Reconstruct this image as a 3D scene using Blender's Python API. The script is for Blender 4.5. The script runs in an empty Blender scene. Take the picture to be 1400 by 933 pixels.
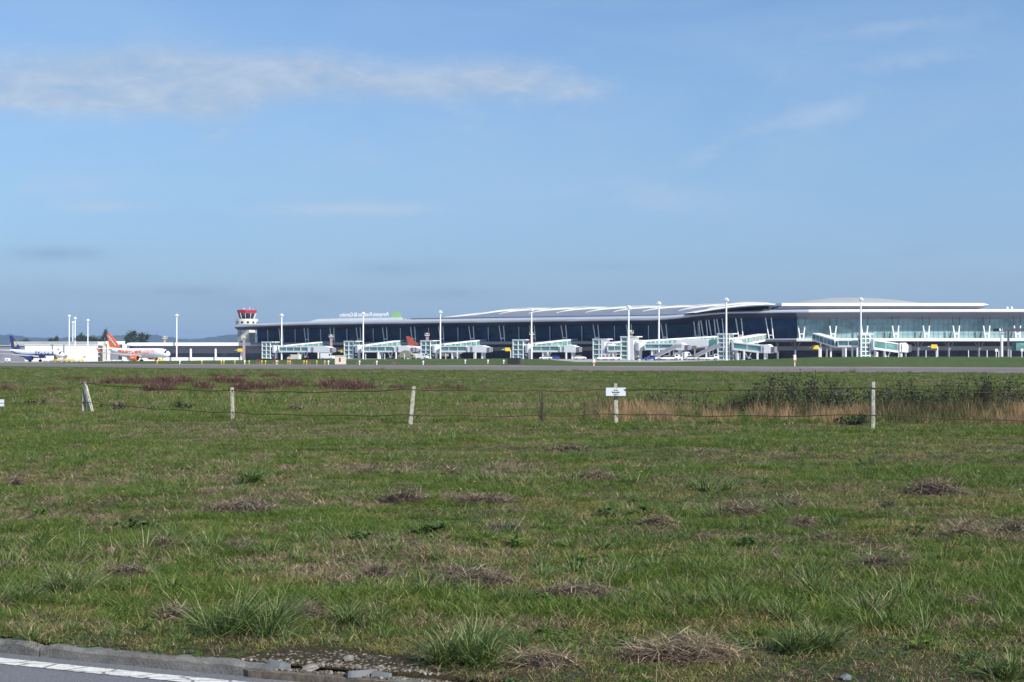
import bpy, math, random
import numpy as np
from mathutils import Vector, Matrix

random.seed(7)
RNG = np.random.default_rng(11)
R = math.radians
F = 1750.0          # focal length in photo pixels (photo is 1400 wide)
HZ = 484.0          # row of the true horizon
CZ = 2.0            # height of the camera above the field

SC = bpy.context.scene
COL = SC.collection

# ------------------------------------------------------------------ helpers
def X_at(px, D): return (px - 700.0) / F * D
def Z_at(py, D): return CZ - (py - HZ) / F * D
def gp(px, py):
    D = F * CZ / (py - HZ)
    return X_at(px, D), D

def hash2(ix, iy, seed):
    h = (ix.astype(np.int64) * 374761393 + iy.astype(np.int64) * 668265263 + seed * 1442695041) & 0xFFFFFFFF
    h = ((h ^ (h >> 13)) * 1274126177) & 0xFFFFFFFF
    h = h ^ (h >> 16)
    return (h & 0xFFFF) / 65535.0

def vnoise(x, y, seed=0):
    x = np.asarray(x, float); y = np.asarray(y, float)
    ix = np.floor(x); iy = np.floor(y)
    fx = x - ix; fy = y - iy
    fx = fx * fx * (3 - 2 * fx); fy = fy * fy * (3 - 2 * fy)
    a = hash2(ix, iy, seed); b = hash2(ix + 1, iy, seed)
    c = hash2(ix, iy + 1, seed); d = hash2(ix + 1, iy + 1, seed)
    return (a * (1 - fx) + b * fx) * (1 - fy) + (c * (1 - fx) + d * fx) * fy

def fbm(x, y, seed=0, o=4):
    s = 0; a = .5; t = 0
    for k in range(o):
        s = s + a * vnoise(x * 2 ** k, y * 2 ** k, seed + k * 17); t += a; a *= .5
    return s / t

def sstep(a, b, x):
    t = np.clip((np.asarray(x, float) - a) / (b - a), 0, 1)
    return t * t * (3 - 2 * t)

def tag(o, label=None, cat=None, group=None, kind=None):
    if label: o['label'] = label
    if cat: o['category'] = cat
    if group: o['group'] = group
    if kind: o['kind'] = kind
    return o

def thing(name, label, cat, loc=(0, 0, 0), rz=0, group=None):
    o = bpy.data.objects.new(name, None)
    o.empty_display_size = .3
    COL.objects.link(o)
    o.location = loc; o.rotation_euler = (0, 0, rz)
    return tag(o, label, cat, group)

class MB:
    def __init__(self):
        self.v = []; self.f = []
    def add(self, v, f):
        n = len(self.v)
        self.v.extend([tuple(p) for p in v])
        self.f.extend([tuple(i + n for i in q) for q in f])
        return self
    def box(self, c, s, rz=0, ry=0):
        x, y, z = s[0] / 2, s[1] / 2, s[2] / 2
        m = Matrix.Translation(c) @ Matrix.Rotation(rz, 4, 'Z') @ Matrix.Rotation(ry, 4, 'Y')
        v = [m @ Vector(p) for p in ((-x, -y, -z), (x, -y, -z), (x, y, -z), (-x, y, -z), (-x, -y, z), (x, -y, z), (x, y, z), (-x, y, z))]
        return self.add(v, [(0, 3, 2, 1), (4, 5, 6, 7), (0, 1, 5, 4), (1, 2, 6, 5), (2, 3, 7, 6), (3, 0, 4, 7)])
    def beam(self, p0, p1, w, h=None):
        # rectangular bar from p0 to p1, width w (horizontal), height h
        h = h or w
        p0 = Vector(p0); p1 = Vector(p1)
        d = (p1 - p0).normalized()
        up = Vector((0, 0, 1)) if abs(d.z) < .95 else Vector((0, 1, 0))
        s = d.cross(up).normalized(); u = s.cross(d).normalized()
        v = []
        for p in (p0, p1):
            for a, b in ((-1, -1), (1, -1), (1, 1), (-1, 1)):
                v.append(p + s * (a * w / 2) + u * (b * h / 2))
        return self.add(v, [(0, 1, 2, 3), (7, 6, 5, 4), (0, 4, 5, 1), (1, 5, 6, 2), (2, 6, 7, 3), (3, 7, 4, 0)])
    def tube(self, pts, r, n=8, caps=True):
        pts = [Vector(p) for p in pts]
        rs = list(r) if isinstance(r, (list, tuple)) else [r] * len(pts)
        v = []
        for i, p in enumerate(pts):
            d = (pts[min(i + 1, len(pts) - 1)] - pts[max(i - 1, 0)]).normalized()
            up = Vector((0, 0, 1)) if abs(d.z) < .95 else Vector((0, 1, 0))
            s = d.cross(up).normalized(); u = s.cross(d)
            for k in range(n):
                a = 2 * math.pi * k / n
                v.append(p + (s * math.cos(a) + u * math.sin(a)) * rs[i])
        f = []
        for i in range(len(pts) - 1):
            for k in range(n):
                a = i * n + k; b = i * n + (k + 1) % n
                f.append((a, b, b + n, a + n))
        if caps:
            f.append(tuple(range(n))[::-1]); f.append(tuple(range((len(pts) - 1) * n, len(pts) * n)))
        return self.add(v, f)
    def lathe(self, prof, c=(0, 0, 0), n=16, a0=0):
        # prof: list of (r,z)
        v = []; f = []
        for r, z in prof:
            for k in range(n):
                a = a0 + 2 * math.pi * k / n
                v.append((c[0] + r * math.cos(a), c[1] + r * math.sin(a), c[2] + z))
        for i in range(len(prof) - 1):
            for k in range(n):
                a = i * n + k; b = i * n + (k + 1) % n
                f.append((a, b, b + n, a + n))
        f.append(tuple(range(n))[::-1]); f.append(tuple(range((len(prof) - 1) * n, len(prof) * n)))
        return self.add(v, f)
    def prism(self, poly, y0, y1):
        # polygon in x,z extruded along y
        n = len(poly)
        v = [(p[0], y0, p[1]) for p in poly] + [(p[0], y1, p[1]) for p in poly]
        f = [tuple(range(n)), tuple(range(n, 2 * n))[::-1]]
        for k in range(n):
            f.append((k, (k + 1) % n + 0, (k + 1) % n + n, k + n))
        return self.add(v, f)
    def plate(self, poly, z0, z1):
        # polygon in x,y extruded along z
        n = len(poly)
        v = [(p[0], p[1], z0) for p in poly] + [(p[0], p[1], z1) for p in poly]
        f = [tuple(range(n))[::-1], tuple(range(n, 2 * n))]
        for k in range(n):
            f.append((k, (k + 1) % n, (k + 1) % n + n, k + n))
        return self.add(v, f)
    def grid(self, rows):
        m = len(rows[0]); v = [p for r in rows for p in r]
        f = []
        for i in range(len(rows) - 1):
            for k in range(m - 1):
                a = i * m + k
                f.append((a, a + 1, a + m + 1, a + m))
        return self.add(v, f)
    def build(self, name, mat, parent=None, smooth=False, bevel=0):
        me = bpy.data.meshes.new(name)
        me.from_pydata([tuple(p) for p in self.v], [], self.f)
        me.update()
        import bmesh
        bm = bmesh.new(); bm.from_mesh(me)
        bmesh.ops.recalc_face_normals(bm, faces=bm.faces)
        if bevel:
            es = [e for e in bm.edges if len(e.link_faces) == 2 and e.calc_face_angle(0) > .6]
            bmesh.ops.bevel(bm, geom=es, offset=bevel, segments=2, affect='EDGES', clamp_overlap=True)
        bm.to_mesh(me); bm.free()
        me.materials.append(mat)
        if smooth:
            me.polygons.foreach_set('use_smooth', [True] * len(me.polygons))
            try: me.set_sharp_from_angle(angle=R(40))
            except Exception: pass
        o = bpy.data.objects.new(name, me)
        COL.objects.link(o)
        if parent: o.parent = parent
        return o

def mesh_np(name, v, faces_idx, loop_tot, mat, parent=None, link=True, smooth=False):
    """fast mesh from numpy: v (n,3), flat loop indices, loop totals"""
    me = bpy.data.meshes.new(name)
    me.vertices.add(len(v)); me.vertices.foreach_set('co', np.ascontiguousarray(v, dtype=np.float32).ravel())
    me.loops.add(len(faces_idx)); me.loops.foreach_set('vertex_index', np.asarray(faces_idx, dtype=np.int32))
    me.polygons.add(len(loop_tot))
    st = np.concatenate([[0], np.cumsum(loop_tot)[:-1]]).astype(np.int32)
    me.polygons.foreach_set('loop_start', st)
    try: me.polygons.foreach_set('loop_total', np.asarray(loop_tot, dtype=np.int32))
    except Exception: pass
    me.update(calc_edges=True); me.validate()
    me.polygons.foreach_set('use_smooth', [smooth] * len(me.polygons))
    me.materials.append(mat)
    o = bpy.data.objects.new(name, me)
    if link: COL.objects.link(o)
    if parent: o.parent = parent
    return o

def copy_tree(o, parent=None):
    c = o.copy(); COL.objects.link(c)
    c.parent = parent
    for ch in o.children: copy_tree(ch, c)
    return c

# ------------------------------------------------------------------ materials
def mat_new(name):
    m = bpy.data.materials.new(name); m.use_nodes = True
    nt = m.node_tree
    b = nt.nodes['Principled BSDF']
    return m, nt, b

def N(nt, typ, **kw):
    n = nt.nodes.new(typ)
    for k, v in kw.items():
        if k.startswith('i_'): n.inputs[k[2:].replace('_', ' ')].default_value = v
        else: setattr(n, k, v)
    return n

def ramp(nt, fac, stops, interp='LINEAR'):
    n = nt.nodes.new('ShaderNodeValToRGB')
    n.color_ramp.interpolation = interp
    e = n.color_ramp.elements
    while len(e) > 1: e.remove(e[-1])
    e[0].position = stops[0][0]; e[0].color = (*stops[0][1], 1) if len(stops[0][1]) == 3 else stops[0][1]
    for p, c in stops[1:]:
        k = e.new(p); k.color = (*c, 1) if len(c) == 3 else c
    nt.links.new(fac, n.inputs['Fac'])
    return n.outputs['Color']

def mixc(nt, fac, a, b, mode='MIX'):
    n = nt.nodes.new('ShaderNodeMix'); n.data_type = 'RGBA'; n.blend_type = mode
    for s, v in ((n.inputs[0], fac), (n.inputs[6], a), (n.inputs[7], b)):
        if hasattr(v, 'is_linked'): nt.links.new(v, s)
        elif isinstance(v, (int, float)): s.default_value = v
        else: s.default_value = (*v, 1) if len(v) == 3 else v
    return n.outputs[2]

def math_(nt, op, a, b=0.0, clamp=False):
    n = nt.nodes.new('ShaderNodeMath'); n.operation = op; n.use_clamp = clamp
    for s, v in ((n.inputs[0], a), (n.inputs[1], b)):
        if hasattr(v, 'is_linked'): nt.links.new(v, s)
        else: s.default_value = v
    return n.outputs[0]

def noise_(nt, vec, scale, detail=4, rough=.55, dist=0):
    n = nt.nodes.new('ShaderNodeTexNoise')
    n.inputs['Scale'].default_value = scale; n.inputs['Detail'].default_value = detail
    n.inputs['Roughness'].default_value = rough; n.inputs['Distortion'].default_value = dist
    if vec is not None: nt.links.new(vec, n.inputs['Vector'])
    return n.outputs['Fac']

def wpos(nt, scale=(1, 1, 1), loc=(0, 0, 0)):
    g = nt.nodes.new('ShaderNodeNewGeometry')
    m = nt.nodes.new('ShaderNodeMapping')
    m.inputs['Scale'].default_value = scale; m.inputs['Location'].default_value = loc
    nt.links.new(g.outputs['Position'], m.inputs['Vector'])
    return m.outputs['Vector']

def simple(name, col, rough=.5, metal=0.0, spec=.5, var=.12, nscale=1.5, coord='Object'):
    m, nt, b = mat_new(name)
    tc = nt.nodes.new('ShaderNodeTexCoord')
    n = noise_(nt, tc.outputs[coord], nscale, 5)
    lo = tuple(c * (1 - var) for c in col); hi = tuple(min(1, c * (1 + var)) for c in col)
    c = ramp(nt, n, [(.3, lo), (.7, hi)])
    nt.links.new(c, b.inputs['Base Color'])
    b.inputs['Roughness'].default_value = rough; b.inputs['Metallic'].default_value = metal
    b.inputs['Specular IOR Level'].default_value = spec
    return m

M = {}
M['white'] = simple('white_painted_metal', (.80, .80, .79), .45, var=.04)
M['white2'] = simple('white_cladding', (.74, .74, .72), .55, var=.05, nscale=.4)
M['offwhite'] = simple('cream_render', (.62, .58, .48), .8, var=.08, nscale=.3)
M['alu'] = simple('roof_aluminium', (.56, .58, .62), .38, .35, var=.05, nscale=.15)
M['aluroof'] = simple('standing_seam_roof', (.19, .215, .26), .5, .1, var=.08, nscale=.12)
M['pale_roof'] = simple('pale_roof_sheet', (.36, .37, .36), .5, .0, var=.06, nscale=.2)
M['soffit'] = simple('shaded_soffit', (.035, .042, .085), .5, var=.15, nscale=.2)  # terminal soffit, shade and dark glass reflection put into its colour
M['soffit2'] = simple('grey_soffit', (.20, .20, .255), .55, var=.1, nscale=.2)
M['grey'] = simple('grey_metal', (.33, .34, .36), .5, .2, var=.1)
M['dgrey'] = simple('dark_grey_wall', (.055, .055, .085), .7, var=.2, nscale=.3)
M['mgrey'] = simple('mid_grey_wall', (.20, .20, .235), .7, var=.15, nscale=.25)
M['concrete'] = simple('concrete_wall', (.36, .34, .31), .85, var=.12, nscale=.5)
M['black'] = simple('black_rubber', (.015, .015, .017), .6, var=.2)
M['yellow'] = simple('yellow_paint', (.75, .50, .03), .45, var=.08)
M['red'] = simple('red_paint', (.36, .015, .035), .45, var=.08)
M['orange'] = simple('orange_paint', (.85, .15, .02), .4, var=.04)
M['navy'] = simple('navy_paint', (.015, .035, .22), .35, var=.08)
M['blue'] = simple('blue_paint', (.02, .06, .30), .4, var=.1)
M['brown'] = simple('brown_column', (.33, .26, .23), .8, var=.2, nscale=.9)
M['green'] = simple('lime_green_sign', (.30, .60, .06), .5, var=.05)
M['khaki'] = simple('khaki_canvas', (.20, .20, .14), .8, var=.15)
M['rust'] = simple('rusty_wire', (.055, .026, .018), .85, var=.35, nscale=6)
M['dred'] = simple('dull_red_board', (.26, .03, .03), .6, var=.15)
M['dbrown'] = simple('rust_brown_board', (.16, .06, .04), .7, var=.2)
M['strut'] = simple('shaded_strut', (.06, .065, .085), .6, var=.1)
M['pink'] = simple('faded_red_tail', (.55, .10, .05), .5, var=.15, nscale=.5)

def glass_mat(name, base, rough=.12, spec=.4, grid=None, col2=None, alongz=None):
    m, nt, b = mat_new(name)
    tc = nt.nodes.new('ShaderNodeTexCoord')
    n = noise_(nt, tc.outputs['Object'], .14, 3)
    c = ramp(nt, n, [(.35, tuple(x * .7 for x in base)), (.65, tuple(min(1, x * 1.25) for x in base))])
    if col2:
        mp = nt.nodes.new('ShaderNodeMapping'); mp.inputs['Scale'].default_value = (.22, .22, .35)
        nt.links.new(tc.outputs['Object'], mp.inputs['Vector'])
        n2 = noise_(nt, mp.outputs['Vector'], 1.0, 2, .7)
        c = mixc(nt, ramp(nt, n2, [(.45, (0, 0, 0)), (.75, (1, 1, 1))]), c, col2)
    nt.links.new(c, b.inputs['Base Color'])
    b.inputs['Roughness'].default_value = rough; b.inputs['Specular IOR Level'].default_value = spec
    return m
M['glass_dark'] = glass_mat('dark_blue_glass', (.010, .036, .095), .12, .2, col2=(.012, .075, .11))
M['glass_teal'] = glass_mat('teal_facade_glass', (.22, .36, .37), .15, .5, col2=(.32, .45, .45))
M['glass_bridge'] = glass_mat('bridge_glass', (.10, .24, .23), .12, .5, col2=(.30, .45, .42))
M['window'] = glass_mat('dark_window', (.012, .02, .04), .08, .6)
M['glass_pier'] = glass_mat('pier_glass', (.13, .17, .20), .2, .4, col2=(.07, .10, .15))

# ------------------------------------------------------------------ terrain
_MX = np.array([-400, -230, -150, -110, -92, -77, -34, 0, 8, 15, 30, 46, 58, 95, 160, 500.])
_MH = np.array([-.6, -.6, -.5, -.1, .30, .47, .81, 1.02, .75, .18, .3, .85, 1.38, 1.58, 1.5, 1.4])
SL = .45
def kerb_y(x):
    x = np.clip(np.asarray(x, float), -60, 60)
    xc = np.clip(x, -6, 4)
    y = 7.88 - .27 * xc + .0163 * xc ** 2
    sl = -.27 + .0326 * xc
    return y + sl * (x - xc)

def terrain(x, y):
    x = np.asarray(x, float); y = np.asarray(y, float)
    u = y + SL * x                       # runway direction: u constant along it
    z = .05 * (fbm(x * .45, y * .45, 3, 3) - .5) * sstep(9, 14, y)
    z = z + .030 * (fbm(x * 2.2, y * 2.2, 5, 2) - .5) * (1 - sstep(30, 50, y)) * sstep(8.6, 9.6, y)
    hum = sstep(44, 60, y) * (1 - sstep(105, 135, u))
    z = z + hum * (.55 * (fbm(x * .09, y * .06, 9, 3) - .45)) * (1 - sstep(5, 40, x))
    # low ground just behind the fence on the right
    z = z - .15 * sstep(40, 46, y) * (1 - sstep(60, 80, y)) * sstep(0, 8, x)
    z = z + .32 * np.exp(-((x + 82) / 28) ** 2 - ((u - 145) / 14) ** 2)
    z = z + az(x) * sstep(255, 312, u)
    h = np.interp(x, _MX, _MH)
    z = z + h * np.exp(-((u - 268) / 26) ** 2) * (.94 + .12 * fbm(x * .03, y * .03, 21, 3))
    return z
def az(x): return np.interp(x, [-230, -190, -150, -100, -60], [-1.85, -1.75, -1.45, -.9, 0.])
def tz(x, y): return float(terrain(np.array([x]), np.array([y]))[0])
RW0, RW1 = 155.0, 216.0    # runway edges in u
AP0 = 318.0                # apron edge in u

# ---- shared field colour
def field_group():
    g = bpy.data.node_groups.new('field_colour', 'ShaderNodeTree')
    g.interface.new_socket('Color', in_out='OUTPUT', socket_type='NodeSocketColor')
    g.interface.new_socket('Dry', in_out='OUTPUT', socket_type='NodeSocketFloat')
    nt = g
    out = nt.nodes.new('NodeGroupOutput')
    # streaks of mown hay lie across the view
    s1 = noise_(nt, wpos(nt, (.75, 1.5, .2)), 1.0, 6, .62, .4)
    s2 = noise_(nt, wpos(nt, (.06, .16, .1), (7, 3, 0)), 1.0, 4, .6)
    s3 = noise_(nt, wpos(nt, (2.3, 4.2, 1)), 1.0, 4, .6)
    base = ramp(nt, s3, [(.30, (.040, .058, .015)), (.52, (.070, .098, .025)), (.72, (.110, .128, .040))])
    patch = ramp(nt, s2, [(.35, (.040, .072, .016)), (.6, (.076, .090, .030)), (.75, (.098, .096, .042))])
    c = mixc(nt, .55, base, patch)
    dryf = math_(nt, 'ADD', math_(nt, 'MULTIPLY', s1, .72), math_(nt, 'MULTIPLY', s2, .28))
    dry = math_(nt, 'MULTIPLY', math_(nt, 'SUBTRACT', dryf, .55), 8.0, True)
    hay = ramp(nt, s3, [(.3, (.085, .060, .042)), (.6, (.165, .120, .080)), (.8, (.26, .20, .125))])
    c2 = mixc(nt, math_(nt, 'MULTIPLY', dry, .55), c, hay)
    nt.links.new(c2, out.inputs['Color']); nt.links.new(dry, out.inputs['Dry'])
    return g
FG = field_group()

def ground_material():
    m, nt, b = mat_new('field_soil_and_turf')
    g = nt.nodes.new('ShaderNodeGroup'); g.node_tree = FG
    sep = nt.nodes.new('ShaderNodeSeparateXYZ')
    geo = nt.nodes.new('ShaderNodeNewGeometry'); nt.links.new(geo.outputs['Position'], sep.inputs[0])
    u = math_(nt, 'ADD', sep.outputs['Y'], math_(nt, 'MULTIPLY', sep.outputs['X'], SL))
    # bare earth between the blades close by, turf seen as one surface farther off
    earth = ramp(nt, noise_(nt, wpos(nt), 22, 8, .75), [(.32, (.016, .013, .009)), (.5, (.046, .037, .022)), (.62, (.075, .060, .036)), (.78, (.19, .15, .10))])
    near = ramp(nt, math_(nt, 'MULTIPLY', sep.outputs['Y'], 1 / 100.0), [(.12, (.92, .92, .92)), (.30, (.6, .6, .6)), (.8, (.05, .05, .05))])
    c = mixc(nt, near, g.outputs['Color'], earth)
    far = ramp(nt, noise_(nt, wpos(nt, (.05, .12, .1)), 1, 6, .65), [(.3, (.044, .084, .020)), (.55, (.070, .110, .030)), (.75, (.105, .120, .045))])
    fine = noise_(nt, wpos(nt, (.5, .8, .5)), 1, 7, .75)
    far = mixc(nt, ramp(nt, fine, [(.45, (0, 0, 0)), (.62, (.7, .7, .7))]), far, (.115, .115, .050))
    far = mixc(nt, ramp(nt, noise_(nt, wpos(nt, (.9, 1.4, .5), (4, 2, 0)), 1, 6, .75), [(.40, (.75, .75, .75)), (.52, (0, 0, 0))]), far, (.026, .048, .014))
    fm = math_(nt, 'MULTIPLY', math_(nt, 'SUBTRACT', u, 100.0), 1 / 30.0, True)
    c = mixc(nt, fm, c, far)
    nt.links.new(c, b.inputs['Base Color'])
    b.inputs['Roughness'].default_value = .95; b.inputs['Specular IOR Level'].default_value = .1
    bp = nt.nodes.new('ShaderNodeBump'); bp.inputs['Strength'].default_value = .6; bp.inputs['Distance'].default_value = .07
    nt.links.new(noise_(nt, wpos(nt), 26, 8, .75), bp.inputs['Height']); nt.links.new(bp.outputs['Normal'], b.inputs['Normal'])
    return m
M['field'] = ground_material()

def build_ground():
    ss = [-120, -60, -25, -.02]
    rows = []
    ts = np.linspace(-1, 1, 281)
    for s in ss:
        w = .62 * max(s, 0) + 45
        x = ts * w
        y = s + 8 + (kerb_y(x) - 8)
        rows.append(np.stack([x, y, np.full_like(x, -.22)], 1))
    s = .0
    while s < 10500:
        w = .62 * s + 45
        x = np.sign(ts) * (np.abs(ts) ** 1.7) * w
        y = s + 8 + (kerb_y(x) - 8) * math.exp(-s / 22)
        z = terrain(x, y)
        if s < .12: z = z * 0 - .015
        rows.append(np.stack([x, y, z], 1))
        s += .12 if s < 3 else max(.12, s * .028)
    v = np.concatenate(rows); m = len(ts); n = len(rows)
    i = np.arange(n - 1)[:, None] * m + np.arange(m - 1)[None]
    f = np.stack([i, i + 1, i + m + 1, i + m], -1).reshape(-1)
    o = mesh_np('ground', v, f, np.full((n - 1) * (m - 1), 4), M['field'], smooth=True)
    tag(o, kind='structure')
build_ground()

# ------------------------------------------------------------------ road, kerb
def road_mat():
    m, nt, b = mat_new('old_asphalt')
    n1 = noise_(nt, wpos(nt), 90, 3, .6); n2 = noise_(nt, wpos(nt), 1.2, 5, .6)
    vo = nt.nodes.new('ShaderNodeTexVoronoi'); vo.inputs['Scale'].default_value = 120
    nt.links.new(wpos(nt), vo.inputs['Vector'])
    c = ramp(nt, n1, [(.3, (.070, .072, .082)), (.55, (.125, .127, .140)), (.75, (.23, .23, .245))])
    c = mixc(nt, .3, c, ramp(nt, n2, [(.3, (.09, .09, .10)), (.7, (.18, .18, .19))]))
    nt.links.new(c, b.inputs['Base Color']); b.inputs['Roughness'].default_value = .85
    bp = nt.nodes.new('ShaderNodeBump'); bp.inputs['Strength'].default_value = .5; bp.inputs['Distance'].default_value = .006
    nt.links.new(vo.outputs['Distance'], bp.inputs['Height']); nt.links.new(bp.outputs['Normal'], b.inputs['Normal'])
    return m
M['road'] = road_mat()
def line_mat():
    m, nt, b = mat_new('worn_road_paint')
    # cracks run across the old paint
    vo = nt.nodes.new('ShaderNodeTexVoronoi'); vo.feature = 'DISTANCE_TO_EDGE'; vo.inputs['Scale'].default_value = 1
    nt.links.new(wpos(nt, (3.4, 9.0, 1)), vo.inputs['Vector'])
    crack = ramp(nt, vo.outputs['Distance'], [(.02, (0, 0, 0)), (.055, (1, 1, 1))])
    n = noise_(nt, wpos(nt), 30, 5, .7)
    c = ramp(nt, n, [(.3, (.33, .32, .29)), (.45, (.52, .51, .47)), (.65, (.66, .65, .61))])
    nt.links.new(mixc(nt, crack, (.16, .16, .15), c), b.inputs['Base Color']); b.inputs['Roughness'].default_value = .8
    return m
M['line'] = line_mat()
ZR = -.085
def strip(name, s0, s1, z, mat, x0, x1, n=120, jag=0):
    mb = MB(); a = []; c = []
    for k in range(n + 1):
        x = x0 + (x1 - x0) * k / n
        y = float(kerb_y(x))
        j0 = jag * (random.random() - .5); j1 = jag * (random.random() - .5)
        a.append((x, y + s0 + j0, z)); c.append((x, y + s1 + j1, z))
    mb.grid([a, c])
    return mb.build(name, mat)
tag(strip('road', -7.5, -.10, ZR, M['road'], -45, 45), kind='structure')
tag(strip('road_edge_line', -.375, -.235, ZR + .004, M['line'], -45, 20, 900, .012), kind='structure')

def kerb_mat():
    m, nt, b = mat_new('weathered_kerb_concrete')
    n1 = noise_(nt, wpos(nt), 6, 6, .65); n2 = noise_(nt, wpos(nt), 60, 3, .7)
    n3 = noise_(nt, wpos(nt, (1.2, 1.2, 9)), 1.3, 4, .6)
    c = ramp(nt, n1, [(.28, (.042, .039, .035)), (.5, (.125, .119, .110)), (.72, (.25, .24, .22))])
    c = mixc(nt, .35, c, ramp(nt, n2, [(.3, (.06, .056, .05)), (.7, (.24, .235, .22))]))
    c = mixc(nt, ramp(nt, n3, [(.55, (0, 0, 0)), (.72, (.6, .6, .6))]), c, (.12, .10, .075))
    nt.links.new(c, b.inputs['Base Color']); b.inputs['Roughness'].default_value = .9
    bp = nt.nodes.new('ShaderNodeBump'); bp.inputs['Strength'].default_value = .6; bp.inputs['Distance'].default_value = .01
    nt.links.new(n2, bp.inputs['Height']); nt.links.new(bp.outputs['Normal'], b.inputs['Normal'])
    return m
M['kerb'] = kerb_mat()
def build_kerb():
    mb = MB()
    x = -40.0
    while x < 26:
        L = 2.45
        a, c = x, x + L - .008
        # a stretch in front of the camera is broken away
        for (g0, g1) in ((-1.52, -.92),):
            if a < g0 < c: c = g0
            if a > g0 and c < g1: a = c
            if a < g1 < c: a = g1
        if c - a > .05:
            nseg = max(2, int((c - a) / .035)) if -6 < x < 3 else 4
            rows = []
            broken = -.95 < a < 6
            for k in range(nseg + 1):
                xx = a + (c - a) * k / nseg
                y = float(kerb_y(xx))
                e = min(k, nseg - k) / nseg
                ch = .034 * float(fbm(xx * 7, 3.1, 4, 4)) + (.05 * float(vnoise(xx * 4.0, 1.7, 8)) if broken else 0)
                ch += .016 * max(0, 1 - min(k, nseg - k) / 2)
                if broken and k in (0, nseg): ch += .03 * random.random()
                top = .012 - ch * .9
                w = .13 - (.05 * float(vnoise(xx * 7, .3, 6)))
                rows.append([(xx, y - .10 , ZR - .05), (xx, y - .10 + .004, top - .022), (xx, y - .082, top), (xx, y - .10 + w, top - .004), (xx, y - .10 + w + .01, ZR - .05)])
            mb.grid(rows)
            n0 = len(mb.v) - len(rows) * 5
            mb.f.append((n0, n0 + 1, n0 + 2, n0 + 3, n0 + 4)); q = len(mb.v) - 5
            mb.f.append((q, q + 1, q + 2, q + 3, q + 4))
        x += L
    tag(mb.build('kerb', M['kerb']), kind='structure')
build_kerb()

# ------------------------------------------------------------------ runway and apron
def runway_mat():
    m, nt, b = mat_new('runway_asphalt')
    geo = nt.nodes.new('ShaderNodeNewGeometry'); sep = nt.nodes.new('ShaderNodeSeparateXYZ')
    nt.links.new(geo.outputs['Position'], sep.inputs[0])
    u = math_(nt, 'ADD', sep.outputs['Y'], math_(nt, 'MULTIPLY', sep.outputs['X'], SL))
    t = math_(nt, 'DIVIDE', math_(nt, 'SUBTRACT', u, RW0), RW1 - RW0, True)
    c = ramp(nt, t, [(0, (.20, .175, .165)), (.10, (.145, .13, .135)), (.28, (.115, .10, .115)), (.36, (.16, .145, .15)), (.52, (.125, .115, .125)), (.72, (.17, .155, .155)), (.9, (.20, .18, .175)), (1, (.26, .24, .20))])
    n = noise_(nt, wpos(nt, (.02, .08, 1)), 1, 5, .6)
    c = mixc(nt, .45, c, ramp(nt, n, [(.3, (.085, .072, .072)), (.7, (.20, .172, .165))]))
    c = mixc(nt, 1.0, c, (.98, .90, .86), 'MULTIPLY')
    pch = noise_(nt, wpos(nt, (.06, .25, 1), (3, 8, 0)), 1, 5, .65)
    c = mixc(nt, ramp(nt, pch, [(.55, (0, 0, 0)), (.68, (.5, .5, .5))]), c, (.075, .062, .062))
    nt.links.new(c, b.inputs['Base Color']); b.inputs['Roughness'].default_value = .9
    return m
M['runway'] = runway_mat()
def band(name, u0, u1, z, mat, x0, x1, n=160, follow=True, k=6):
    rows = []
    for i in range(k + 1):
        u = u0 + (u1 - u0) * i / k
        xs = np.linspace(x0, x1, n + 1); ys = u - SL * xs
        zs = (terrain(xs, ys) if follow else 0) + z
        rows.append([(float(a), float(b), float(c)) for a, b, c in zip(xs, ys, zs + 0 * xs)])
    return MB().grid(rows).build(name, mat, smooth=True)
tag(band('runway', RW0, RW1, .02, M['runway'], -380, 300), kind='structure')
M['apron'] = simple('apron_concrete', (.33, .31, .29), .85, var=.14, nscale=.05)
rows = []
for x in np.linspace(-420, 330, 151):
    y0 = AP0 - SL * min(x, 60)
    rows.append([(float(x), float(y0 + (900 - y0) * k / 3), float(az(x)) + .02) for k in range(4)])
ap = MB().grid(rows).build('apron', M['apron'], smooth=True)
tag(ap, kind='structure')
M['mark'] = simple('pale_runway_paint', (.62, .58, .50), .8, var=.1, nscale=.1)
tag(band('runway_edge_line', RW1 - 5.5, RW1 - 4.6, .028, M['mark'], -300, 260, 120, True, 1), kind='structure')

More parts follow.
